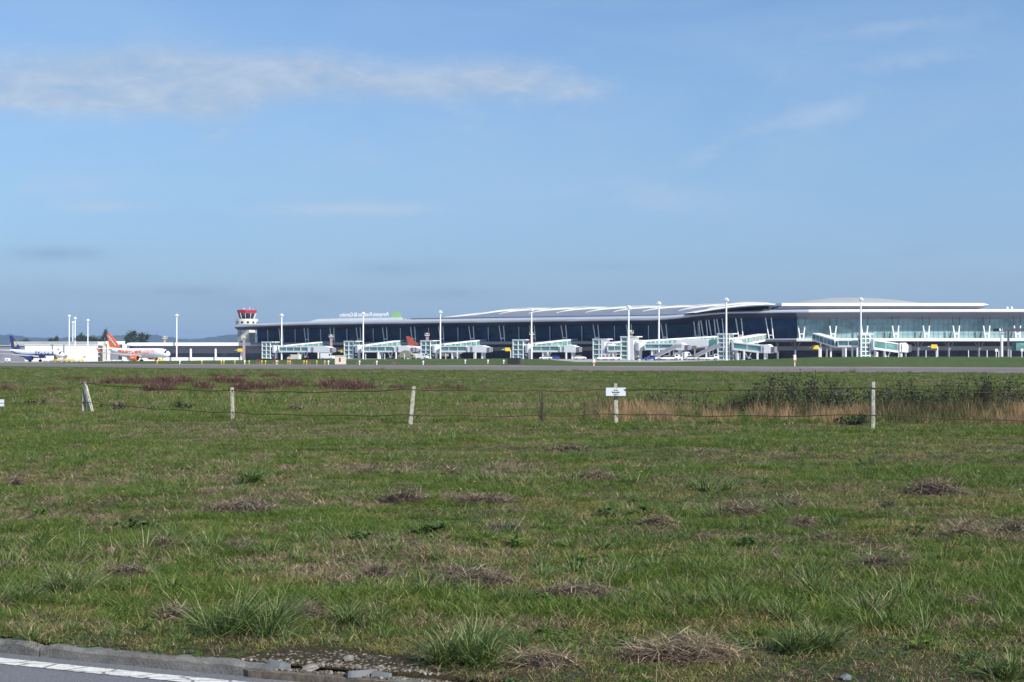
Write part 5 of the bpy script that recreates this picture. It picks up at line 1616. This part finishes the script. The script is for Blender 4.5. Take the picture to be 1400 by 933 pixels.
# taller dry reeds in the belt behind the fence
ri = [(blades_np(13, .07, .40, .92, .011, .09, .2, rg), M['reed']) for k in range(4)] + [(blades_np(30, .22, .2, .5, .009, .30, .5, rg), M['straw']) for k in range(2)] + [(blades_np(44, .22, .22, .5, .010, .22, .5, rg), M['grass']) for k in range(3)]
ri += [(blades_np(16, .12, .5, 1.15, .011, .12, .3, rg), M['olive']) for k in range(3)]
RC = proto_coll('reed_tufts', ri)
n = 11500
x = -11 + 38 * rg.random(n); y = 37.6 - .13 * x + 8.5 * rg.random(n) ** 1.1
cl = fbm(x * .75, y * .3, 44, 4); c2 = fbm(x * .5 + 9, y * .3, 54, 3)
right = sstep(1.2, 4.2, x)
c3 = fbm(x * 1.3 + 3, y * .9, 64, 3)
keep = (rg.random(n) < np.where(x > 1.8, .34 + .46 * right, .18)) & (c3 > .40)
x, y, cl, c2, right = x[keep], y[keep], cl[keep], c2[keep], right[keep]; n = len(x); r = rg.random(n)
front = (y - (37.6 - .13 * x)) / 8.5
idx = rg.integers(6, 9, n)
q = r < right * (.12 + .40 * sstep(.42, .58, c2)); idx[q] = rg.integers(9, 12, q.sum())
q = (rg.random(n) < right * .95 * sstep(.36, .50, cl) * (1 - .4 * sstep(.35, .8, front))); idx[q] = rg.integers(0, 4, q.sum())
q = rg.random(n) < .13; idx[q] = rg.integers(4, 6, q.sum())
sc = (.45 + .50 * rg.random(n)) * (.62 + .36 * right) * (.7 + .6 * c2) * (.55 + .45 * sstep(0, .12, front))
scatter('dry_reeds', np.stack([x, y, terrain(x, y) - .01], 1), rg.random(n) * 6.283, sc, idx, RC)

# tussocks of rush, each a plant of its own
def tussock(px, pb, wpx, hpx, label, dense=1.0, mat='rush', lean=.42):
    x, y = gp(px, pb); k = F / y
    w = wpx / k; h = hpx / k; rng = np.random.default_rng(int(px * 7 + pb))
    n = int(620 * dense)
    r0 = w * .20
    parts = []
    for q in range(rng.integers(4, 7)):
        m = int(n * (.17 + .20 * rng.random())); hh = h * (.60 + .55 * rng.random())
        v, ix, tt_ = blades_np(m, r0 * (.35 + .45 * rng.random()), hh * .4, hh * 1.15, .0062 * max(1, y / 11), lean * (.7 + .7 * rng.random()), .35 + .5 * rng.random(), rng, seg=3)
        z_ = np.maximum(v[:, 2], 0)
        v = v + np.stack([rng.normal() * w * .15 + z_ * rng.normal() * .28, rng.normal() * w * .12 + z_ * rng.normal() * .2, 0 * z_], 1)
        parts.append((v, ix, tt_))
    d = merge(parts)
    d2 = blades_np(int(n * .18), r0 * 1.9, h * .2, h * .6, .006 * max(1, y / 11), 1.1, .4, rng, seg=2)
    T = thing('grass_tussock', label, 'grass tussock', (x, y, tz(x, y) - .01), 0, 'big grass tussocks in the field')
    mesh_np('blades', *d, M[mat], T)
    mesh_np('dead_blades', *d2, M['straw'], T)
for a in ((328, 868, 140, 92, 'large dark green tussock behind the kerb at the left, tallest of the left ones', 1.1), (642, 905, 150, 78, 'dark green rush tussock right behind the broken kerb pieces', 1.15),
          (1122, 890, 130, 66, 'spreading tussock low in the field at the right, beside a bare patch', 1.0), (86, 812, 110, 56, 'soft green tussock at the left edge beside a hay heap', .8),
          (20, 824, 90, 58, 'broad tussock cut by the left edge of the picture', .7), (498, 851, 86, 50, 'medium tussock between the two large ones near the kerb', .7),
          (388, 852, 70, 70, 'narrow tussock touching the right side of the large left one', .6), (341, 662, 52, 30, 'small pale tussock alone in the middle distance left of centre', .6),
          (984, 672, 74, 32, 'wide pale tussock alone in the middle distance right of centre', .7), (1215, 828, 66, 44, 'broad bladed tussock with wide leaves below the large hay heap', .35),
          (1368, 928, 90, 56, 'tussock at the bottom right corner', .8), (1325, 905, 60, 34, 'small tussock left of the one in the bottom right corner', .5),
          (1180, 640, 40, 20, 'faint tussock beyond the small hay heap at the right', .4)): tussock(*a)

def weed(px, pb, wpx, label, mat='broad', n=46, lw=.34, tilt=.7):
    x, y = gp(px, pb); k = F / y; w = wpx / k; rng = np.random.default_rng(int(px * 3 + pb))
    T = thing('broadleaf_weed', label, 'weed', (x, y, tz(x, y)), 0, 'broad leaved weeds in the grass')
    L = min(.13, w * .4); parts = []
    for q in range(max(3, n // 9)):
        v, ix, tt_ = leaves_np(9, .02, L * .5, L, lw, rng, tilt)
        v = v + np.array([rng.normal() * w * .26, rng.normal() * w * .26, .02 + .05 * rng.random()])
        parts.append((v, ix, tt_))
    mesh_np('leaves', *merge(parts), M[mat], T)
for a in ((746, 826, 34, 'bright green weed in front of the long hay row'), (184, 726, 60, 'wide patch of dark leaved weed at the left', 'dbroad', 90, .45), (592, 730, 44, 'dark glossy weed left of the middle', 'dbroad', 80, .45),
          (1255, 732, 36, 'dark upright weed at the right among dead stalks', 'dbroad', 40, .35), (698, 745, 40, 'yellow green weed patch near the middle', 'broad', 60, .35), (500, 738, 34, 'dark weed patch left of the dark glossy weed', 'dbroad', 60, .5),
          (746, 866, 22, 'small yellow green rosette right of the rush tussock'), (1265, 892, 40, 'bright weed right of the spreading tussock', 'broad', 60, .3), (800, 776, 36, 'leafy weed in front of the lush strip', 'broad', 60, .3),
          (60, 710, 34, 'yellow green weed at the left edge', 'broad', 50, .3), (105, 718, 26, 'yellow green weed right of the one at the left edge', 'broad', 40, .3), (1320, 850, 30, 'weed below the bare strip at the right', 'broad', 40, .3),
          (1022, 748, 40, 'dark weed before the right hand hay row', 'dbroad', 50, .4), (163, 812, 30, 'light green rosette before the left hay heap', 'broad', 40, .3), (850, 706, 60, 'grey green weed patch right of centre', 'dbroad', 90, .5),
          (200, 862, 26, 'small rosette near the kerb at the left', 'broad', 30, .35)): weed(*a)

# heather beyond the fence
def heather(px, pb, wpx, hpx, label):
    x, y = gp(px, pb); k = F / y; w = wpx * 1.3 / k; rng = np.random.default_rng(int(px * 11 + pb))
    d = min(9, max(1.5, w * .7)); n = int(np.clip(w * d * 700, 900, 14000))
    a = rng.random(n) * 6.283; r = np.sqrt(rng.random(n))
    bx = r * np.cos(a) * w / 2; by = d * .3 + r * np.sin(a) * d / 2
    c = fbm((bx + x) * .8, (by + y) * .45, 61, 4) + .14 * (1 - r)
    th = float(np.quantile(c, .38)); kp = c > th; bx, by, c = bx[kp], by[kp], c[kp]
    bz = terrain(x + bx, y + by) - tz(x, y)
    h = hpx / k * .85 + .10
    hv = h * (.35 + 4.5 * np.clip(c - th, 0, .16)) * (.6 + .7 * rng.random(len(bx)))
    v, ix, tt_ = blades_np(len(bx), 1, .75, 1.1, .034, .75, .4, rng, seg=2, base=np.zeros((len(bx), 3)))
    v = (v.reshape(len(bx), -1, 3) * np.stack([hv, hv, hv], 1)[:, None, :] * np.array([1, 1, 1]) + np.stack([bx, by, bz], 1)[:, None, :]).reshape(-1, 3)
    dd = (v, ix, tt_)
    T = thing('heather_patch', label, 'heather', (x, y, tz(x, y)), 0, 'purple brown heather patches beyond the fence')
    mesh_np('twigs', *dd, M['heath'], T)
for a in ((14, 541, 44, 14, 'purple heather patch at the left edge above the cut notice'), (54, 534, 20, 8, 'small purple heather spot right of the left edge'), (170, 530, 110, 16, 'wide heather patch right of the fence brace'),
          (195, 539, 60, 12, 'lower heather patch just behind the wire right of the brace'), (285, 527, 80, 12, 'heather patch beyond the second post'), (320, 537, 90, 13, 'dark heather patch right behind the second post'), (420, 535, 140, 16, 'largest heather patch between the second and third posts'),
          (365, 517, 40, 6, 'thin far heather streak above the largest patch'), (535, 531, 56, 7, 'small dark heather patch left of the third post'), (620, 532, 70, 8, 'faint brown heather patch right of the third post'), (120, 521, 60, 6, 'thin far heather streak above the fence brace'), (305, 517, 46, 5, 'thin far heather streak beyond the second post'), (245, 533, 70, 9, 'heather patch between the wide patch and the second post'), (90, 541, 50, 7, 'low heather patch left of the fence brace'), (480, 524, 60, 6, 'thin heather streak above the dark patch left of the third post')): heather(*a)

# shrubs behind the fence
def shrub(px, pb, wpx, hpx, label, leafn=420, spread=.55, mat='shrub', stems=9, bare=False, ls=.052):
    x, y = gp(px, pb); k = F / y; w = wpx / k; h = hpx / k; rng = np.random.default_rng(int(px * 13 + pb))
    T = thing('leafy_shrub' if not bare else 'bare_shrub', label, 'shrub', (x, y, tz(x, y)), 0, 'shrubs behind the wire fence')
    mb = MB(); cen = []
    for s in range(stems):
        a = rng.random() * 6.283; l = (.1 + .6 * rng.random()) * w * .5
        hh = h * (.55 + .58 * rng.random() ** 1.4); b = rng.normal(size=2) * w * (.04 if bare else .22)
        pts = [(b[0], b[1] * .6, -.02)]
        for q in (.35, .7, 1.0): pts.append((b[0] + l * q * math.cos(a) + rng.normal() * .02, b[1] * .6 + l * q * math.sin(a) * .7, hh * q))
        mb.tube(pts, [.010, .008, .006, .004], 4)
        m = int(leafn / stems * (.3 + 1.4 * rng.random()))
        t = rng.random(m) ** .6
        pp_ = np.array([np.interp(t, [0, .35, .7, 1], [p[j] for p in pts]) for j in range(3)]).T
        cen.append(pp_ + rng.normal(size=(m, 3)) * np.array([.07, .07, .05]) * (0.6 if bare else 1))
    mb.build('stems', M['bark'], T)
    if leafn: quads_mesh('leaves', np.concatenate(cen), ls if not bare else .02, M[mat], T, rng, 2.0)
SH = [(1040, 566, 60, 42, 'shrub left of the dark thicket behind the dry reeds'), (1072, 568, 70, 54, 'tallest dark shrub with top twigs against the runway'), (1100, 566, 60, 48, 'dark shrub right of the tallest one'),
      (1130, 566, 60, 44, 'shrub between the dark thicket and the right fence post'), (1160, 564, 60, 34, 'low shrub just left of the right fence post'), (1195, 563, 60, 36, 'dark shrub directly behind the right fence post'),
      (1228, 563, 56, 42, 'dark shrub right of the right fence post'), (1262, 563, 50, 32, 'thin shrub two steps right of the right fence post'), (1295, 563, 60, 44, 'tall twiggy shrub in the middle of the right thicket'),
      (1330, 563, 60, 40, 'twiggy shrub right of the tall twiggy one'), (1352, 564, 54, 52, 'shrub with the tallest shoots near the right edge'), (1378, 564, 60, 44, 'shrub second from the right edge'), (1402, 566, 60, 44, 'shrub cut by the right edge'),
      (1010, 566, 50, 24, 'small grey green shrub at the left end of the thicket'), (985, 566, 40, 18, 'low scrubby plant left of the small grey green shrub'), (900, 556, 60, 30, 'sparse shrub of thin twigs right of the notice'), (940, 556, 56, 26, 'sparse shrub of thin twigs farther right of the notice')]
for i, a in enumerate(SH): shrub(a[0], a[1], a[2] * 1.25, a[3] * 1.06, a[4], leafn=(1000 if i < 13 else 300), stems=(30 if i < 13 else 16), ls=.040)
shrub(741, 577, 44, 40, 'V shaped bare shrub with thin stems left of the notice', 60, mat='shrub', stems=14, bare=True)
shrub(798, 576, 8, 32, 'single dark dock stalk just left of the notice', 70, stems=3, bare=True)
shrub(247, 563, 22, 12, 'small round dark shrub between brace and second post', 260, stems=8)
shrub(1166, 582, 42, 12, 'low black looking shrub at the foot of the right fence post', 420, stems=10)
shrub(160, 561, 34, 8, 'low dark shrub right of the fence brace', 220, stems=8)
shrub(50, 557, 40, 8, 'low dark shrub under the lower wire near the left edge', 260, stems=8)
shrub(965, 558, 24, 26, 'thin twigs standing left of the low scrubby plant', 60, stems=6, bare=True)
# yellow flowers
n = 90; x, y = frustum_pts(17, 36, n, rg, .4, 0)
fc = proto_coll('flower_heads', [(leaves_np(9, .004, .02, .03, .6, rg, .35), M['flower'])])
scatter('wild_flowers', np.stack([x, y, terrain(x, y) + .09], 1), rg.random(n) * 6.28, .7 + .5 * rg.random(n), np.zeros(n, int), fc)

# ------------------------------------------------------------------ stones at the kerb
M['stone'] = simple('pale_stone', (.20, .18, .16), .85, var=.5, nscale=9)
M['earth'] = simple('dry_stony_earth', (.105, .085, .064), .95, var=.5, nscale=30)
M['gravelbit'] = leaf_mat('gravel_chips', (.05, .040, .030), (.13, .105, .08), (.28, .25, .21), 0)
M['slab'] = simple('blue_grey_slab', (.115, .125, .13), .8, var=.15, nscale=6)
def stone_mesh(rng, sx, sy, sz):
    mb = MB(); rows = []
    for i in range(7):
        ph = -math.pi / 2 + math.pi * i / 6
        rows.append([(sx * math.cos(ph) * math.cos(t) * (1 + .22 * math.sin(3 * t + i)), sy * math.cos(ph) * math.sin(t) * (1 + .2 * math.cos(2 * t + 2 * i)), sz * math.sin(ph)) for t in [2 * math.pi * k / 10 for k in range(11)]])
    return mb.grid(rows)
def stone(px, py, s, label, z=None, mat='stone', flat=.5, name='stone', cat='stone'):
    zz = 0.0 if z is None else z
    D = F * (CZ - zz) / (py - HZ); x = X_at(px, D)
    T = stone_mesh(RNG, s, s * .7, s * flat).build(name, M[mat])
    T.location = (x, D, zz + s * flat * .5); T.rotation_euler = (.1, -.1, px % 6)
    tag(T, label, cat, 'stones along the kerb')
for a in ((174.5, 901, .022, 'pale pebble against the kerb face, biggest of the road pebbles', ZR), (208, 905, .010, 'tiny pebble right of the biggest road pebble', ZR), (225, 905.5, .013, 'white pebble between the tiny one and the right road pebble', ZR), (301, 914.5, .012, 'rightmost pale pebble on the road by the kerb', ZR)): stone(*a)
for i, a in enumerate(((426, 914, .06, 'flat pale stone in the kerb gap at its left side', -.03, 'stone', .35), (478, 902, .04, 'round pale stone at the top of the kerb gap', 0, 'stone', .6), (489, 913, .03, 'small brown stone right of the round pale one', -.02, 'stone', .6), (448, 920, .035, 'stone low in the kerb gap', -.06, 'stone', .6), (468, 922, .04, 'pale stone at the road edge of the kerb gap', -.06, 'stone', .5), (462, 905, .02, 'small pale stone left of the round pale one', -.01, 'stone', .6))): stone(*a)
def slab(px, py, w, h, label, rz, z=0.0):
    D = F * (CZ - z) / (py - HZ); x = X_at(px, D)
    rr = random.Random(int(px)); top = []; low = []
    for q in range(13):
        a = 2 * math.pi * q / 13; k = .82 + .3 * rr.random()
        ca, sa = math.cos(a), math.sin(a)
        cx = math.copysign(abs(ca) ** .55, ca) * w / 2 * k; cy = math.copysign(abs(sa) ** .55, sa) * h / 2 * k
        top.append((cx * .93, cy * .93, .018 + .012 * rr.random())); low.append((cx, cy, -.02))
    mb = MB().grid([low + low[:1], [(x_ * 1.06, y_ * 1.06, .0) for x_, y_, z_ in top] + [(top[0][0] * 1.06, top[0][1] * 1.06, 0)], top + top[:1], [(0, 0, .026)] * 14])
    o = mb.build('kerb_fragment', M['slab']); o.location = (x, D, z); o.rotation_euler = (R(-14), R(5), rz)
    tag(o, label, 'kerb fragment', 'broken pieces of kerb')
slab(383, 909, .17, .10, 'broken blue grey kerb end at the left of the gap', R(-18), -.022)
slab(494, 921, .20, .09, 'tilted blue grey kerb fragment at the right of the gap', R(28), -.03)
slab(524, 923, .14, .08, 'smaller kerb fragment right of the tilted one', R(-12), -.035)
stone(1156, 928, .045, 'grey stone lying in the grass at the bottom right', 0, 'slab', .5)
n = 2800
x = -1.12 + rg.normal(0, .36, n); e = -.06 + .50 * rg.random(n) * (1 - np.clip(((x + 1.12) / .75) ** 2, 0, 1))
y = kerb_y(x) + e
gv = [(stone_mesh(rg, .012, .009, .007), 0) for k in range(3)]
def mbdata(mb):
    v = np.array([tuple(p) for p in mb.v]); idx = np.concatenate([np.array(f) for f in mb.f]); return v, idx, np.array([len(f) for f in mb.f])
GC = proto_coll('gravel_bits', [(mbdata(g[0]), M['gravelbit']) for g in gv])
scatter('gravel', np.stack([x, y, np.where(e < .01, -.036, -.006) + 0 * x], 1), rg.random(n) * 6.28, .25 + 1.2 * rg.random(n) ** 3, rg.integers(0, 3, n), GC)
MB().plate([(-1.9, float(kerb_y(-1.9)) - .0), (-.4, float(kerb_y(-.4)) - .0), (-.5, float(kerb_y(-.5)) - .12), (-1.1, float(kerb_y(-1.1)) - .11), (-1.7, float(kerb_y(-1.7)) - .12)][::-1], -.2, -.040).build('earth', M['earth'])
tag(bpy.data.objects['earth'], kind='structure')

# ------------------------------------------------------------------ haze
def haze():
    m = bpy.data.materials.new('thin_haze'); m.use_nodes = True; nt = m.node_tree
    nt.nodes.remove(nt.nodes['Principled BSDF'])
    v = nt.nodes.new('ShaderNodeVolumePrincipled')
    v.inputs['Color'].default_value = (.50, .70, 1.0, 1); v.inputs['Density'].default_value = HAZE; v.inputs['Anisotropy'].default_value = .2
    nt.links.new(v.outputs[0], nt.nodes['Material Output'].inputs['Volume'])
    o = MB().box((0, 5850, 88), (18000, 12300, 184)).build('haze', m)
    o['kind'] = 'stuff'
HAZE = .8e-4
haze()

# ------------------------------------------------------------------ sky, sun, camera
SUN_EL = R(38); SUN_H = Vector((.72, -.69)).normalized()
sd = Vector((SUN_H.x * math.cos(SUN_EL), SUN_H.y * math.cos(SUN_EL), math.sin(SUN_EL)))
W = bpy.data.worlds.new('World'); SC.world = W; W.use_nodes = True
nt = W.node_tree
bg = nt.nodes['Background']
sky = nt.nodes.new('ShaderNodeTexSky'); sky.sky_type = 'NISHITA'; sky.sun_disc = False
sky.sun_elevation = SUN_EL; sky.sun_rotation = math.atan2(SUN_H.x, SUN_H.y)
sky.air_density = 1.0; sky.dust_density = .0; sky.ozone_density = 2.0; sky.altitude = 60
tc = nt.nodes.new('ShaderNodeTexCoord'); sp = nt.nodes.new('ShaderNodeSeparateXYZ'); nt.links.new(tc.outputs['Generated'], sp.inputs[0])
ay = math_(nt, 'MAXIMUM', math_(nt, 'ABSOLUTE', sp.outputs['Y']), .05)
cu = math_(nt, 'DIVIDE', sp.outputs['X'], ay); cv = math_(nt, 'DIVIDE', sp.outputs['Z'], ay)
cb = nt.nodes.new('ShaderNodeCombineXYZ'); nt.links.new(cu, cb.inputs[0]); nt.links.new(cv, cb.inputs[1]); nt.links.new(math_(nt, 'MULTIPLY', sp.outputs['Y'], .3), cb.inputs[2])
def mp(scale, loc=(0, 0, 0), rot=0):
    m = nt.nodes.new('ShaderNodeMapping'); m.inputs['Scale'].default_value = scale; m.inputs['Location'].default_value = loc; m.inputs['Rotation'].default_value = (0, 0, rot)
    nt.links.new(cb.outputs[0], m.inputs['Vector']); return m.outputs['Vector']
def gauss(px, py, wx, wy, tilt=0.0):
    """soft elliptical region of sky, given by direction"""
    u0, v0 = (px - 700) / F, (HZ - py) / F; wx /= F; wy /= F
    du = math_(nt, 'SUBTRACT', cu, u0); dv = math_(nt, 'SUBTRACT', math_(nt, 'SUBTRACT', cv, v0), math_(nt, 'MULTIPLY', du, tilt))
    a = math_(nt, 'POWER', math_(nt, 'DIVIDE', math_(nt, 'ABSOLUTE', du), wx), 2); b = math_(nt, 'POWER', math_(nt, 'DIVIDE', math_(nt, 'ABSOLUTE', dv), wy), 2)
    return math_(nt, 'EXPONENT', math_(nt, 'MULTIPLY', math_(nt, 'ADD', a, b), -1.0))
def addm(l):
    o = l[0]
    for k in l[1:]: o = math_(nt, 'ADD', o, k)
    return o
n1 = noise_(nt, mp((9, 24, 6)), 1, 9, .60, .5); n2 = noise_(nt, mp((3.2, 11, 3), (4, 1, 0)), 1, 6, .6, .8); n3 = noise_(nt, mp((28, 66, 12), (1, 7, 3)), 1, 8, .66, .4)
def cov(mask, amp, thr, k=.36):
    q = math_(nt, 'ADD', math_(nt, 'MULTIPLY', n1, .55), math_(nt, 'MULTIPLY', n3, .45))
    q = math_(nt, 'ADD', q, math_(nt, 'MULTIPLY', math_(nt, 'MINIMUM', mask, 1.1), k))
    return math_(nt, 'MULTIPLY', math_(nt, 'MULTIPLY', math_(nt, 'SUBTRACT', q, thr), amp, True), math_(nt, 'POWER', math_(nt, 'MINIMUM', mask, 1.0), .5), True)
bandm = addm([math_(nt, 'MULTIPLY', gauss(*g), k) for g, k in (((40, 105, 200, 48), .85), ((215, 106, 100, 42), 1.0), ((410, 100, 105, 30, .0), .95), ((560, 118, 70, 18), .7), ((680, 108, 75, 30), .85), ((790, 122, 50, 15), .6), ((300, 165, 60, 45), .5), ((120, 135, 300, 24), .5), ((520, 105, 460, 48), .32))])
wisp = addm([math_(nt, 'MULTIPLY', gauss(*g), k) for g, k in (((470, 286, 130, 11), .8), ((135, 283, 75, 9), .75), ((60, 255, 110, 18), .35), ((1140, 152, 70, 22, .25), .55), ((1250, 80, 90, 16, .1), .45), ((900, 272, 75, 22, -.1), .5), ((1030, 180, 120, 16, .35), .3), ((1240, 35, 110, 12, .12), .35), ((960, 215, 60, 14, .5), .25), ((470, 190, 260, 50), .22))])
c_band = cov(bandm, 2.9, .54); c_wisp = cov(wisp, 3.2, .52)
cloudc = ramp(nt, math_(nt, 'ADD', math_(nt, 'MULTIPLY', n1, .5), math_(nt, 'MULTIPLY', n3, .5)), [(.38, (.215, .275, .365)), (.62, (.32, .365, .425))])
cloudc = mixc(nt, 1.0, cloudc, (10, 10, 10), 'MULTIPLY')
veil = math_(nt, 'MULTIPLY', math_(nt, 'MULTIPLY', math_(nt, 'SUBTRACT', n2, .40), 2.2, True), .35)
low = addm([math_(nt, 'MULTIPLY', gauss(*g), k) for g, k in (((85, 347, 75, 10), .9), ((370, 408, 110, 15), .8), ((545, 367, 75, 10), .5), ((260, 398, 45, 6), .6), ((620, 402, 60, 8), .5), ((840, 364, 60, 6), .4), ((1255, 345, 40, 8), .4), ((100, 400, 200, 20), .35))])
c_low = math_(nt, 'MULTIPLY', low, math_(nt, 'MULTIPLY', math_(nt, 'SUBTRACT', n1, .22), 2.6, True), True)
el = math_(nt, 'MAXIMUM', cv, 0.0)
hz = math_(nt, 'EXPONENT', math_(nt, 'MULTIPLY', el, -4.0))
SKYG = 1.0
skyc = mixc(nt, 1.0, sky.outputs[0], (.60, .77, .90), 'MULTIPLY')
c = mixc(nt, math_(nt, 'MULTIPLY', hz, .97), skyc, (1.42, 2.02, 3.08))
c = mixc(nt, veil, c, (2.6, 3.5, 4.5))
c = mixc(nt, math_(nt, 'MULTIPLY', c_band, .72), c, cloudc)
c = mixc(nt, math_(nt, 'MULTIPLY', c_wisp, .85), c, (2.85, 3.50, 4.40))
c = mixc(nt, math_(nt, 'MULTIPLY', c_low, .55), c, (1.20, 1.66, 2.72))
nt.links.new(c, bg.inputs['Color']); bg.inputs['Strength'].default_value = .093
W.cycles.sampling_method = 'MANUAL'; W.cycles.sample_map_resolution = 512

sl = bpy.data.lights.new('sun', 'SUN'); sl.energy = 3.6; sl.angle = R(.53); sl.color = (1, .955, .88)
so = bpy.data.objects.new('sun', sl); COL.objects.link(so); so.rotation_euler = sd.to_track_quat('Z', 'Y').to_euler(); so.location = (60, -40, 80)

cam = bpy.data.cameras.new('camera'); cam.sensor_width = 36; cam.lens = F / 1400 * 36; cam.clip_start = .1; cam.clip_end = 30000
co = bpy.data.objects.new('camera', cam); COL.objects.link(co)
co.location = (0, 0, CZ); co.rotation_euler = (R(90) + math.atan((HZ - 466.5) / F), 0, 0)
SC.camera = co
SC.view_settings.view_transform = 'Standard'; SC.view_settings.look = 'None'; SC.view_settings.gamma = 1; SC.view_settings.use_curve_mapping = False
SC.view_settings.exposure = 0.95
SC.cycles.max_bounces = 5; SC.cycles.diffuse_bounces = 2; SC.cycles.glossy_bounces = 2; SC.cycles.transmission_bounces = 3; SC.cycles.volume_bounces = 0; SC.cycles.transparent_max_bounces = 4
SC.render.film_transparent = False
